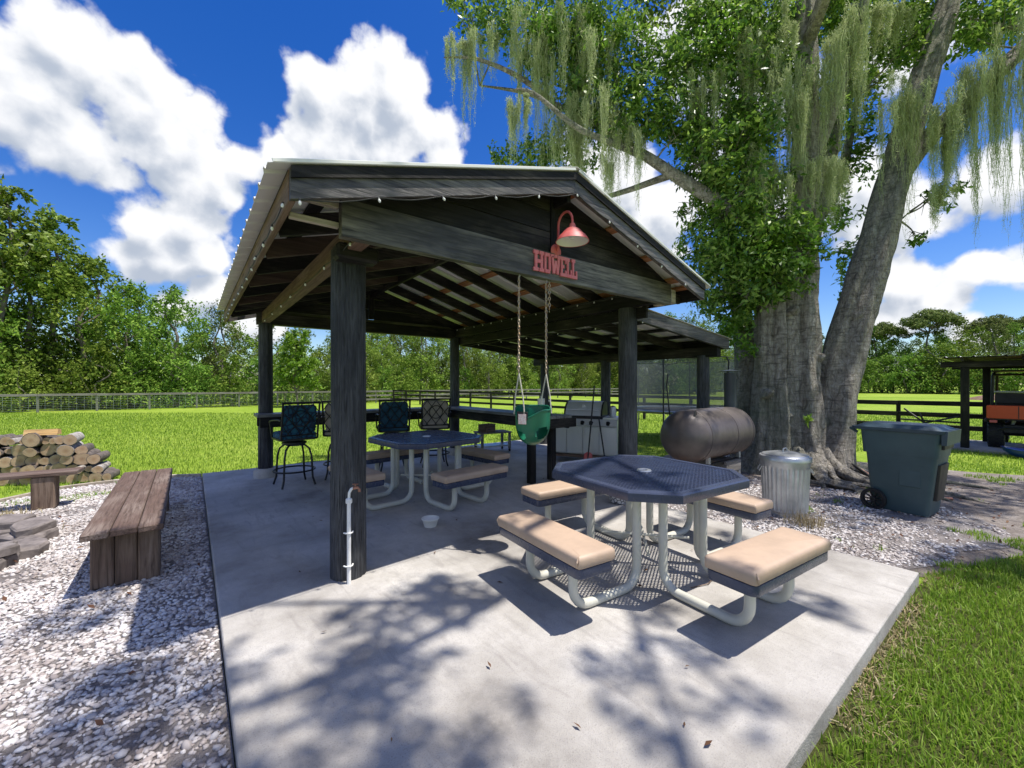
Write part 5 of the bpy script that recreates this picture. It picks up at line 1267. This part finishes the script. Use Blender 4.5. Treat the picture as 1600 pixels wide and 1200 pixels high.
# ------------------------------------------------------------------ hanging moss
MOSS = [(708, 62, 85, .3, 8), (735, 62, 120, .3, 10), (722, 70, 60, .3, 8), (800, 165, 85, 0, 9), (818, 150, 60, 0, 7), (765, 50, 70, .6, 16), (845, 40, 150, .5, 24), (880, 70, 170, .4, 26), (915, 110, 185, .3, 26), (950, 150, 160, .3, 24), (980, 190, 110, .3, 18), (998, 215, 60, .3, 10), (955, 235, 80, .3, 9), (880, 170, 110, .4, 16), (905, 200, 130, .4, 14), (820, 60, 90, .5, 14), (935, 60, 130, .3, 20), (900, 10, 120, .3, 20),
        (1098, 105, 140, .1, 12), (1130, 120, 110, .1, 12), (1160, 60, 100, 0, 12), (1185, 55, 120, -.1, 14), (1205, 90, 150, -.2, 14), (1228, 110, 160, -.35, 14), (1243, 150, 130, -.35, 12), (1295, 45, 175, -.2, 20), (1318, 35, 150, -.2, 16), (1336, 30, 165, -.2, 12), (1272, 110, 160, -.3, 14), (1258, 150, 120, -.4, 12), (1372, 15, 60, .2, 14), (1398, 18, 65, .2, 12), (1418, 15, 40, .2, 8),
        (1405, 140, 140, -.2, 18), (1428, 150, 160, -.2, 18), (1450, 165, 140, -.2, 16), (1196, 250, 110, -.35, 14), (1212, 255, 100, -.35, 12), (1180, 235, 80, -.3, 10), (1290, 245, 100, -.1, 14), (1270, 250, 90, -.3, 12), (1310, 255, 80, 0, 12), (1478, 175, 115, -.2, 16), (1500, 165, 100, -.2, 14), (1508, 115, 160, -.2, 16), (1530, 105, 200, -.25, 16), (1556, 85, 190, -.3, 16), (1580, 60, 240, -.3, 16), (1604, 55, 240, -.3, 16), (1630, 40, 240, -.3, 16), (1466, 290, 65, .2, 12), (1480, 215, 120, .0, 14), (1345, 100, 100, .3, 10), (1232, 20, 90, -.2, 12), (1085, 150, 90, .2, 8)]
def moss(clusters):
    r = np.random.default_rng(5); VV = []
    for (x, y, L, w, rp) in clusters:
        a = spot(x, y, w) - TB; d = 7.3 + w; Lm = 1.12 * L / 648 * d; rm = rp / 648 * d
        ns = 7; sc_ = r.normal(0, .75, (ns, 3)) * rm; sc_[:, 2] = r.uniform(-.25, .12, ns) * Lm; sl = r.uniform(.25, 1.0, ns); sl[0] = 1.1
        n = int(70 + rp * 8); seg = 12; wh = r.integers(0, ns, n); loc = r.normal(0, .22, (n, 3)) * rm
        ln = Lm * sl[wh] * r.uniform(.15, 1.05, n); ph = r.uniform(0, 6.28, (n, 4)); t = np.linspace(0, 1, seg)
        pts = np.array(a)[None, None] + sc_[wh][:, None, :] + loc[:, None, :] * (1 - .7 * t[None, :, None] * np.array([1, 1, 0]))
        pts[:, :, 2] -= ln[:, None] * t[None]
        f1 = r.uniform(5, 11, (n, 1)); am = r.uniform(.012, .04, (n, 1))
        pts[:, :, 0] += am * np.sin(t[None] * f1 + ph[:, :1]) + .012 * np.sin(t[None] * 31 + ph[:, 1:2]); pts[:, :, 1] += am * np.sin(t[None] * f1 * 1.2 + ph[:, 2:3]) + .012 * np.sin(t[None] * 27 + ph[:, 3:4])
        wd = r.uniform(.0022, .0055, n)[:, None] * (1 - .7 * t[None]); az = r.uniform(0, 3.14, n)
        sd = np.stack([np.cos(az), np.sin(az), np.zeros(n)], -1)[:, None, :] * wd[..., None]
        A, B = pts - sd, pts + sd
        for q in range(seg - 1): VV.append(np.stack([A[:, q], B[:, q], B[:, q + 1], A[:, q + 1]], 1).reshape(-1, 3))
        m = n * 20; i = r.integers(0, n, m); q = r.uniform(0, 1, m) ** .85; k = np.minimum((q * (seg - 1)).astype(int), seg - 2); f = (q * (seg - 1) - k)[:, None]
        p = pts[i, k] * (1 - f) + pts[i, k + 1] * f
        e = r.normal(0, 1, (m, 3)); e[:, 2] -= .35; e /= np.linalg.norm(e, axis=1)[:, None]; s_ = r.uniform(.015, .06, m)[:, None]
        sd2 = np.cross(e, r.normal(0, 1, (m, 3))); sd2 /= np.linalg.norm(sd2, axis=1)[:, None]; sd2 *= .0028
        VV.append(np.stack([p - sd2, p + sd2, p + e * s_ + sd2 * .3, p + e * s_ - sd2 * .3], 1).reshape(-1, 3))
    V = np.concatenate(VV); o = obj('hanging_moss', mesh_np('hanging_moss', V, np.arange(len(V)).reshape(-1, 4), M['moss']), oak); o['kind'] = 'stuff'
moss(MOSS)
# hoses by the roots
hz = thing('garden_hose', 'black and red-brown hoses lying between oak roots and the wheeled bin', 'hose', (8.3, 1.4, GZ))
for k, (dz, mt) in enumerate(((.0, 'rubber'), (.035, 'rubber'), (.01, 'copper'))):
    MB().tube(catmull([Vector(p) for p in ((.6, 1.0 + .05 * k, .42 - .1 * k), (.35, .7, .25 + dz), (.1, .35 - .05 * k, .06 + dz), (-.25, .05 + .1 * k, .025), (-.45, -.25, .022), (-.3, -.5 - .06 * k, .022))], 6), .02, 8).build('hose_run', M[mt], hz, True)

# ------------------------------------------------------------------ fences
def rail_fence(label, pts, spacing, heights, mats, hpost, wire=False, rail=(.04, .13), pw=.10):
    t = thing('rail_fence' if not wire else 'wire_fence', label, 'fence', (*pts[0], GZ)); off = (*pts[0], GZ)
    pm = MB().bx(-pw / 2, pw / 2, -pw / 2, pw / 2, -.1, hpost, .008).mesh('post', mats[1]); wm = MB(); rm = {}
    for a, b in zip(pts, pts[1:]):
        a, b = Vector(a), Vector(b); L = (b - a).length; n = max(1, round(L / spacing)); an = math.atan2(b.y - a.y, b.x - a.x); st = L / n
        key = round(st, 3); rms = rm.setdefault(key, MB().bx(.004, st - .004, -.02, .02, -rail[1] / 2, rail[1] / 2, .005).mesh('rail', mats[0]))
        side = Vector((math.sin(an), -math.cos(an))) * (pw / 2 + .021)
        for i in range(n + 1):
            p = a.lerp(b, i / n); q = p - Vector(pts[0]); obj('post', pm, t, (q.x, q.y, 0), (0, 0, an))
            if i < n:
                for h in heights: obj('rail', rms, t, (q.x + side.x, q.y + side.y, h), (R(random.uniform(-.4, .4)), R(random.uniform(-.25, .25)), an))
        if wire:
            d = (b - a).normalized(); o = a - Vector(pts[0])
            for k in range(9):
                z = .10 + k * (hpost - .12) / 9; wm.beam((o.x + side.x, o.y + side.y, z), (o.x + side.x + d.x * L, o.y + side.y + d.y * L, z), .006, .006, bev=0)
            s = 0
            while s < L:
                x, y = o.x + side.x + d.x * s, o.y + side.y + d.y * s; wm.bx(x - .003, x + .003, y - .003, y + .003, .1, hpost - .05, 0); s += .3
    if wire: wm.build('wire_mesh', M['galv'], t)
rail_fence('grey top-railed wire mesh fence between left lawn and the woods', [(-18, 33.4), (9.4, 33.5)], 2.25, (.95,), (M['fencegrey'], M['fencegrey_z']), 1.0, True, (.04, .12))
rail_fence('weathered board fence running far behind the pavilion', [(9.6, 33.5), (46, 33.5)], 2.3, (.30, .62, .95), (M['fencegrey'], M['fencegrey_z']), 1.02)
rail_fence('dark three-rail board fence along the right side of the paddock', [(13.3, 33.3), (16.9, .7)], 2.05, (.34, .68, 1.0), (M['black_x'], M['black_z']), 1.06)

# ------------------------------------------------------------------ woods
def tree_proto(name, H, r0, clumps, leaf, mat, per, sub, seed, bare=.3, flat=.8, branches=7):
    """clumps: (x, y, z, radius)"""
    rr = random.Random(seed); b = MB()
    top = max(c[2] for c in clumps); ctr = [Vector((rr.uniform(-.15, .15) * i, rr.uniform(-.15, .15) * i, top * i / 5)) for i in range(6)]
    b.tube([p for p in catmull(ctr, 3)], [r0 * (1 - .8 * i / 15) for i in range(16)], 9)
    cl = sorted(clumps, key=lambda c: -c[3])[:branches]
    for c in cl:
        z = max(H * bare * .8, c[2] - c[3] * 1.2 - rr.uniform(.2, .8)); f = min(4.99, z / top * 5); i = int(f); p = ctr[i].lerp(ctr[min(i + 1, 5)], f - i)
        e = Vector(c[:3]); b.tube(catmull([p, p.lerp(e, .5) + Vector((0, 0, -.15)), e], 3), [r0 * .38, r0 * .34, r0 * .3, r0 * .24, r0 * .18, r0 * .13, r0 * .06], 6)
    tm = b.mesh('trunk', M['trunk'], True, 60)
    V, F = leaf_arrays([c[:3] for c in clumps], [c[3] for c in clumps], [1.35 * per * c[3] ** 2 for c in clumps], leaf, sub, .4, flat, .5, seed)
    return tm, mesh_np('crown', V, F, mat)
def rc(seed, n, H, w, z0, rmin, rmax, cone=0.0):
    rr = random.Random(seed); out = []
    for k in range(n):
        z = z0 + (H - z0) * (k + .5) / n; f = (z - z0) / (H - z0); ww = w * (math.sin(math.pi * min(.98, f * .8 + .18)) if cone == 0 else (1 - f * cone))
        a = k * 2.4 + rr.uniform(-.5, .5); q = ww * rr.uniform(.35, 1.0); out.append((q * math.cos(a), q * math.sin(a), z, rr.uniform(rmin, rmax) * (1 - .3 * f)))
    return out
PROTO = {
    'oak': tree_proto('oak', 8, .17, rc(1, 24, 8.2, 2.7, 1.6, .8, 1.35), .20, M['leaf_mid'], 260, 14, 1),
    'oak2': tree_proto('oak2', 9, .17, rc(2, 22, 9.2, 2.5, 2.4, .75, 1.2), .19, M['leaf_mid'], 250, 12, 2, .3, .75),
    'light': tree_proto('light', 8, .13, rc(3, 24, 8.0, 2.1, .9, .7, 1.1), .17, M['leaf_light'], 280, 14, 3, .2, .9),
    'moss': tree_proto('moss', 9, .15, rc(4, 24, 9.2, 2.0, 1.8, .6, 1.0), .18, M['leaf_grey'], 290, 14, 4, .3, 1.5),
    'shrub': tree_proto('shrub', 3, .06, rc(5, 13, 3.0, 1.3, .3, .6, .95), .15, M['leaf_mid'], 330, 16, 5, .1, .9, 4),
    'shrub2': tree_proto('shrub2', 2.4, .05, rc(6, 12, 2.3, 1.2, .25, .5, .8), .14, M['leaf_light'], 360, 16, 6, .1, .9, 4),
    'pine': tree_proto('pine', 14, .24, rc(7, 16, 14, 2.5, 8.2, .9, 1.4), .30, M['needle'], 210, 26, 7, .6, .6, 12),
    'flatpine': tree_proto('flatpine', 14, .26, [(3.0 * math.cos(k * 2.4) * q, 3.0 * math.sin(k * 2.4) * q, 11.6 + 1.9 * (1 - q) + .3 * math.sin(k * 3), 1.15) for k, q in ((k, ((k + .5) / 17) ** .5 * 1.15) for k in range(17))] + [(1.6, 0.4, 9.6, .8), (-1.5, -.6, 10.1, .8)], .34, M['leaf_grey'], 230, 16, 8, .7, .6, 14),
    'young': tree_proto('young', 5, .075, rc(9, 20, 5.2, 1.75, 1.5, .5, .8, .62), .24, M['needle_br'], 340, 20, 9, .28, .7, 14),
}
LAB = {
    'oak': ('woodland_tree', 'dense leafy broadleaf tree in the woods behind the fence', 'tree', 'broadleaf trees of the wood'),
    'oak2': ('woodland_tree', 'taller open-crowned broadleaf tree in the woods behind the fence', 'tree', 'open-crowned trees of the wood'),
    'light': ('woodland_tree', 'yellow-green leafy tree in the woods behind the fence', 'tree', 'yellow-green trees of the wood'),
    'moss': ('woodland_tree', 'grey-green mossy slender tree in the woods behind the fence', 'tree', 'mossy trees of the wood'),
    'shrub': ('understory_shrub', 'dark green bush at the foot of the woods behind the fence', 'shrub', 'dark bushes along the wood'),
    'shrub2': ('understory_shrub', 'bright green bush at the foot of the woods behind the fence', 'shrub', 'bright bushes along the wood'),
    'pine': ('pine_tree', 'tall pine with high yellow-green crown above the left woods', 'tree', 'tall pines over the left wood'),
    'flatpine': ('pine_tree', 'flat-topped tall pine standing over the far right tree line', 'tree', 'flat-topped pines of the far tree line'),
}
AREA = 'behind the wire fence'
def plant(kind, x, y, sc=1.0, sz=None, lab=None):
    nm, lb, ct, gp = LAB[kind] if kind in LAB else (None,) * 4
    if lb and 'behind the fence' in lb: lb = lb.replace('behind the fence', AREA); gp = gp + ' ' + AREA
    if lab: nm, lb, ct, gp = lab
    t = thing(nm, lb, ct, (x, y, GZ), random.uniform(0, 6.28), gp); t.scale = (sc, sc, sz or sc * random.uniform(.9, 1.1))
    obj('trunk', PROTO[kind][0], t); obj('crown', PROTO[kind][1], t)
random.seed(11)
# left wood: bushes at the fence, mixed trees behind
x = -17.0
while x < 17:
    plant(random.choice(['shrub', 'shrub', 'shrub2']), x, 35.4 + random.uniform(-.4, .9), random.uniform(.8, 1.25)); x += random.uniform(1.3, 1.9)
x = -19.0
while x < 15:
    k = random.choice(['oak', 'oak', 'light', 'oak2'] if x < 1 else ['light', 'moss', 'oak', 'light'])
    s = 1.12 if x < -4 else (.92 if x < 1 else .74)
    plant(k, x, 38.0 + random.uniform(-.8, 1.2), s * random.uniform(.9, 1.1)); x += random.uniform(2.0, 2.9)
x = -24.0
while x < 22:
    s = 1.15 if x < -6 else (.95 if x < 0 else .86)
    plant(random.choice(['oak', 'oak2', 'moss']), x, 43 + random.uniform(-1, 2), s * random.uniform(.9, 1.1)); x += random.uniform(2.4, 3.4)
for px, py, s, w in ((-8.8, 37.5, .95, 'tallest pine at the left edge of the view above the woods'), (-7.0, 39.2, .9, 'shorter pine just right of the tallest one in the left woods'), (-11.5, 39, 1.08, 'pine left of the tallest one in the left woods'), (-14, 38.4, 1.05, 'farthest left pine over the left woods')): plant('pine', px, py, s, s, ('pine_tree', w, 'tree', 'tall pines over the left wood'))
# wood behind the far board fence
AREA = 'behind the far board fence'
x = 14.0
while x < 60:
    plant(random.choice(['moss', 'moss', 'light', 'oak2']), x, 45.5 + random.uniform(-2, 2), random.uniform(.95, 1.2)); x += random.uniform(1.7, 2.5)
x = 14.0
while x < 60:
    plant(random.choice(['shrub', 'shrub2', 'light']), x, 42 + random.uniform(-1, 1), random.uniform(.8, 1.2) * (1 if x < 1e9 else 1)); x += random.uniform(2.0, 3.2)
x = 22.0
while x < 66:
    plant(random.choice(['oak', 'oak2', 'moss']), x, 52 + random.uniform(-2, 2), random.uniform(1.1, 1.4)); x += random.uniform(3, 4.2)
# dense bushes closing the wood behind, so no horizon shows under the crowns
AREA = 'behind the wire fence'
x = -22.0
while x < 20:
    plant('shrub', x, 40.6 + random.uniform(-.6, .6), random.uniform(1.35, 1.8)); x += random.uniform(2.0, 2.8)
AREA = 'behind the far board fence'
x = 13.0
while x < 62:
    plant(random.choice(['shrub', 'shrub2']), x, 48.5 + random.uniform(-1, 1), random.uniform(1.5, 2.0)); x += random.uniform(2.6, 3.6)
AREA = 'beyond the trampoline'
b0 = 46.0
while b0 < 64:
    a = R(b0); d = random.uniform(70, 76); k = random.choice(['oak', 'moss', 'light', 'oak2']); plant(k, d * math.sin(a), d * math.cos(a), random.uniform(1.15, 1.4))
    d = random.uniform(66, 69); plant(random.choice(['shrub', 'shrub2']), d * math.sin(a + .01), d * math.cos(a + .01), random.uniform(1.3, 1.9)); b0 += random.uniform(1.1, 1.7)
# far tree line beyond the right field
FAR = {'oak': 'rounded broadleaf tree in the far tree line across the right field', 'oak2': 'taller open tree in the far tree line across the right field', 'moss': 'slender grey-green tree in the far tree line across the right field', 'shrub': 'low bush at the foot of the far tree line'}
b0 = 62.0
while b0 < 101:
    d = random.uniform(96, 104); a = R(b0); k = random.choice(['oak', 'oak2', 'moss', 'oak'])
    plant(k, d * math.sin(a), d * math.cos(a), random.uniform(.95, 1.25), None, ('woodland_tree', FAR[k], 'tree', 'far tree line ' + k.replace('oak2', 'open trees').replace('oak', 'rounded trees').replace('moss', 'slender trees'))); b0 += random.uniform(.9, 1.5)
b0 = 61.0
while b0 < 101:
    d = random.uniform(108, 114); a = R(b0); k = random.choice(['oak', 'oak2']); plant(k, d * math.sin(a), d * math.cos(a), random.uniform(1.1, 1.35), None, ('woodland_tree', 'broad tree at the back of the far right tree line', 'tree', 'back row of the far tree line')); b0 += random.uniform(1.2, 1.9)
b0 = 62.0
while b0 < 101:
    d = random.uniform(92, 95); a = R(b0); plant('shrub', d * math.sin(a), d * math.cos(a), random.uniform(1.6, 2.4), None, ('understory_shrub', FAR['shrub'], 'shrub', 'bushes of the far tree line')); b0 += random.uniform(1.0, 1.6)
for az, d, s in ((83.0, 99, 1.03), (79.4, 100, .92), (77.2, 101, .93), (87.0, 110, .98), (89.5, 108, .95), (93.5, 104, 1.0), (72.5, 104, .95)): plant('flatpine', d * math.sin(R(az)), d * math.cos(R(az)), s * 1.0, s, ('pine_tree', {83.0: 'tallest flat-topped pine of the far tree line left of the carport', 79.4: 'flat-topped pine just left of the tallest one in the far tree line', 77.2: 'flat-topped pine nearest the oak trunk in the far tree line', 87.0: 'flat-topped far pine rising directly above the carport roof edge', 89.5: 'flat-topped far pine over the middle of the carport roof', 93.5: 'flat-topped far pine beyond the right end of the carport', 72.5: 'flat-topped far pine hidden behind the leaning oak stem'}[az], 'tree', 'flat-topped pines of the far tree line'))
plant('young', 5.7, 31.0, 1.0, 1.0, ('young_pine', 'young bright green pine standing in front of the back fence', 'tree', None))

# ------------------------------------------------------------------ trampoline
tr = thing('trampoline', 'round trampoline with tall grey safety net behind the smoker', 'trampoline', (10.7, 6.3, GZ))
rT = 1.5
MB().tube([(rT * math.cos(R(q)), rT * math.sin(R(q)), .85) for q in range(0, 360, 8)], .025, 8, closed=True).build('frame_ring', M['galv'], tr, True)
MB().lathe([(rT - .28, .845), (rT - .27, .862), (rT + .03, .862), (rT + .04, .85)], 48, cap=False).build('edge_pad', M['binlid'], tr, True)
MB().lathe([(0, .846), (rT - .29, .846), (rT - .29, .842), (0, .842)], 48, cap=False).build('jump_mat', M['rubber'], tr)
for k in range(6):
    a = R(60 * k + 18); c, s = math.cos(a), math.sin(a)
    MB().tube([(rT * c, rT * s, .84), ((rT + .1) * c, (rT + .1) * s, 0.02)], .022, 8).build('leg', M['galv'], tr, True)
    MB().tube([((rT + .04) * c, (rT + .04) * s, .45), ((rT + .06) * c, (rT + .06) * s, 2.1), (rT * c, rT * s, 2.22)], .018, 8).build('net_pole', M['dark'], tr, True)
MB().tube([(rT * math.cos(R(q)), rT * math.sin(R(q)), 2.2 + .02 * math.sin(R(q * 6))) for q in range(0, 360, 8)], .012, 6, closed=True).build('top_hoop', M['dark'], tr, True)
MB().lathe([(rT - .02, .87), (rT - .05, 1.5), (rT - .01, 2.17)], 60, cap=False).build('safety_net', M['net'], tr, True)

# ------------------------------------------------------------------ carport with utility vehicle
CP = (15.4, -.4, GZ)
cp = thing('carport', 'small black-posted carport with flat metal roof at the right edge', 'carport', CP)
def K_(n, b, m, s=False): return b.build(n, m, cp, s, off=CP)
K_('floor_slab', MB().bx(14.15, 16.5, -3.4, 1.5, GZ - .05, GZ + .06, .01), M['concrete'])
for x, y in ((14.36, 1.2), (14.36, -3.2), (16.3, .98), (16.3, -3.2)): K_('post', MB().bx(x - .07, x + .07, y - .07, y + .07, GZ + .06, 1.84, .01), M['black_z'])
for x in (14.36, 16.3): K_('beam', MB().bx(x - .05, x + .05, -3.5, 1.6, 1.842, 1.98), M['black_y'])
K_('added_dark_underside', MB().bx(14.05, 16.65, -3.6, 1.55, 2.055, 2.068, 0), M['black_x'])  # black sheet added so the roof underside looks shaded, not lit green by grass
for k in range(6): K_('rafter', MB().bx(14.07, 16.6, -3.3 + k * .9, -3.255 + k * .9, 1.982, 2.052), M['black_x'])
for k in range(6):
    ya = -3.95 + k * .93; K_('roof_panel', roof_sheet(14.0, 16.8, lambda x: 2.075 + .0 * x, ya, ya + .94, .0021 * (k % 2)), M['roofmetal'])
uv = thing('utility_vehicle', 'orange and black utility vehicle parked under the carport', 'vehicle', (15.55, .2, GZ + .06))
# rear faces -x; local coordinates
def V_(n, b, m, s=False, p=None): return b.build(n, m, p or uv, s)
bed = V_('cargo_bed', MB().bx(-.90, .05, -.66, .66, .66, .72, .02), M['dark'])
tgz = V_('tailgate', MB().bx(-.94, -.90, -.68, .68, .70, 1.0, .015), M['orange_paint'], p=bed)
V_('tailgate_seam', MB().bx(-.945, -.938, .20, .215, .71, .99, 0), M['dark'], p=bed)
for s in (-1, 1): V_('bed_side', MB().bx(-.89, .04, s * .67 - .02, s * .67 + .02, .70, .98, .01), M['orange_paint'], p=bed)
lt_ = MB()
for (y, z, a, c) in ((.12, .84, .014, .10), (.085, .885, .05, .014), (.085, .84, .05, .014), (.063, .862, .014, .045), (.03, .84, .014, .10), (-.02, .84, .014, .10), (.005, .885, .05, .014), (.005, .795, .05, .014)): lt_.bx(-.9455, -.9405, y - a / 2, y + a / 2, z - c / 2, z + c / 2, 0)
V_('lettering', lt_, M['white'], p=bed)
V_('chassis', MB().bx(-.75, 1.5, -.45, .45, .36, .56, .02), M['dark'])
V_('rear_bumper', MB().tube([(-.98, -.5, .45), (-1.02, -.4, .5), (-1.02, .4, .5), (-.98, .5, .45)], .03, 8), M['iron'], True)
for s in (-1, 1): V_('tail_light', MB().bx(-.93, -.89, s * .58 - .06, s * .58 + .06, .60, .66, .01), M['redpaint'])
V_('seat', MB().bx(.25, .40, -.62, .62, .70, 1.25, .04), M['dark']); V_('seat', MB().bx(.40, .85, -.62, .62, .66, .80, .04), M['dark'])
V_('hood', MB().bx(1.1, 1.75, -.62, .62, .62, .98, .06), M['orange_paint'])
for s in (-1, 1):
    V_('roll_bar', MB().tube([(.12, s * .66, .70), (.12, s * .64, 1.70), (.2, s * .62, 1.76), (1.0, s * .62, 1.76), (1.25, s * .64, 1.0)], .03, 8), M['iron'], True)
    V_('fender', MB().bx(-.8, -.1, s * .70 - .03, s * .70 + .03, .60, .68, .02), M['dark'])
V_('cross_bar', MB().tube([(.12, -.64, 1.3), (.12, .64, 1.3)], .022, 8), M['steel'], True); V_('cross_bar', MB().tube([(.14, -.62, 1.72), (.14, .62, 1.72)], .025, 8), M['iron'], True)
V_('roof', MB().bx(.1, 1.15, -.66, .66, 1.79, 1.83, .02), M['dark']); V_('rear_screen', MB().bx(.13, .15, -.60, .60, 1.02, 1.27, .004), M['dark'])
def wheel(x, y):
    ty = MB().lathe([(.16, -.11), (.28, -.13), (.315, -.10), (.32, 0), (.315, .10), (.28, .13), (.16, .11)], 28, (x, y, .32), fn=lambda a, b, c: (a, c, b), cap=False)
    w = ty.build('wheel', M['rubber'], uv, True, 40)
    tread = MB()
    for k in range(20):
        a = R(18 * k)
        for s in (-1, 1): tread.beam((x + .318 * math.cos(a), y + s * .015, .32 + .318 * math.sin(a)), (x + .318 * math.cos(a + .12), y + s * .12, .32 + .318 * math.sin(a + .12)), .03, .022, up=(math.cos(a), 0, math.sin(a)), bev=0)
    tread.build('tread', M['rubber'], w)
    MB().lathe([(0, -.08), (.14, -.09), (.165, -.105), (.165, .105), (.14, .09), (0, .08)], 20, (x, y, .32), fn=lambda a, b, c: (a, c, b)).build('rim', M['iron'], w, True)
for x in (-.45, 1.35):
    for s in (-1, 1): wheel(x, s * .56)
V_('rear_axle', MB().tube([(-.45, -.5, .32), (-.45, .5, .32)], .035, 8), M['iron'], True)
for s in (-1, 1): V_('shock', MB().tube([(-.5, s * .36, .36), (-.62, s * .28, .66)], .03, 8), M['steel'], True)
V_('exhaust', MB().tube([(-.9, -.12, .42), (-.5, -.12, .44)], .055, 12), M['galv'], True)
dr = thing('dirt_bike', 'dark bicycle leaning by the carport post', 'bicycle', (14.75, 1.78, GZ), R(100)) if False else None
im = thing('farm_implement', 'black tow implement with bars standing at the carport post', 'implement', (14.9, 1.85, GZ))
for p in ([(-.2, .45, .02), (0, .1, .55), (.1, -.5, .75)], [(.1, .5, .9), (0, .1, .55), (-.1, -.5, .28)], [(0, .55, .62), (0, -.6, .6)], [(.1, .1, .02), (0, .1, .55), (.05, .2, .8)]): MB().tube([Vector(q) for q in p], .022, 8).build('bar', M['iron'], im, True)
MB().bx(-.1, .1, -.25, -.05, .0, .34, .02).build('weight_block', M['iron'], im)
sl_ = thing('plastic_sled', 'blue plastic boat-shaped sled lying on the grass at the carport floor', 'sled', (13.62, .02, GZ + .012), R(84))
def hull():
    n = 36; rows = [(.70, 0.0), (.80, .02), (.95, .09), (1.0, .15), (1.03, .16), (1.0, .165), (.93, .10), (.78, .035), (0.0, .03)]; b = MB()
    b.lathe([(r, z) for r, z in rows], n, fn=lambda x, y, z: (x * .60, y * (.27 - .04 * x), z + .05 * x * x)); return b
hull().build('hull', M['bluepl'], sl_, True, 60)
MB().tube([(.5, -.12, .19), (.56, 0, .22), (.5, .12, .19)], .008, 6).build('pull_rope', M['rope'], sl_, True)
# heaps of clippings far out on the right field
for k, (az, d, s) in enumerate(((87.6, 62, 1.0),)):
    bp = MB().lathe([(2.6, 0), (2.2, .18), (1.5, .36), (.8, .44), (0, .46)], 22, fn=lambda x, y, z: (x * (1 + .15 * math.sin(y * 2)), y * 1.0, z * (1 + .25 * math.sin(x * 2.3 + y))))
    o = bp.build('brush_heap', M['brushheap'] if 'brushheap' in M else M['copper'], None, True, 80); o.location = (d * math.sin(R(az)), d * math.cos(R(az)), GZ - .02); tag(o, 'low reddish brown brush heap far out on the right field', 'brush heap')
# a little litter on the slab
P = np.stack([RNG.uniform(.5, 4.3, 70), RNG.uniform(.8, 7.5, 70)], -1)
V, F = leaf_arrays([(x, y, .012) for x, y in P], [.004] * 70, [1] * 70, .035, None, 2.5, .3, .4, 77)
o = obj('leaf_litter', mesh_np('leaf_litter', V, F, M['litter'] if 'litter' in M else M['drygrass'])); tag(o, 'few dry leaves scattered over the concrete slab', 'leaf litter', kind='stuff')
r_ = np.random.default_rng(31); P = np.concatenate([np.array(FIRE) + r_.normal(0, .42, (420, 2)), np.stack([r_.uniform(-3, .1, 160), r_.uniform(.8, 8, 160)], -1), np.stack([r_.uniform(4.5, 9.5, 500), r_.uniform(.2, 3.8, 500)], -1)])
V, F = leaf_arrays([(x, y, -.035 if x < 1 else GZ + .03) for x, y in P], [.01] * len(P), [1] * len(P), .045, None, 1.5, .3, .45, 78)
o = obj('leaf_litter', mesh_np('leaf_litter', V, F, M['litter'])); tag(o, 'brown dead leaves lying on the gravel and round the fire pit', 'leaf litter', kind='stuff')
tw = thing('fallen_twig', 'thin bare twig lying on the slab under the sunlit table', 'twig', (3.0, 1.5, .006))
MB().tube([(-.2, .05, .0), (-.05, 0, .004), (.1, .03, .002), (.22, -.02, .006)], [.003, .004, .003, .0015], 6).build('stem', M['stump'], tw, True); MB().tube([(.02, .01, .002), (.1, -.06, .005), (.16, -.08, .003)], [.0025, .002, .001], 6).build('side_shoot', M['stump'], tw, True)
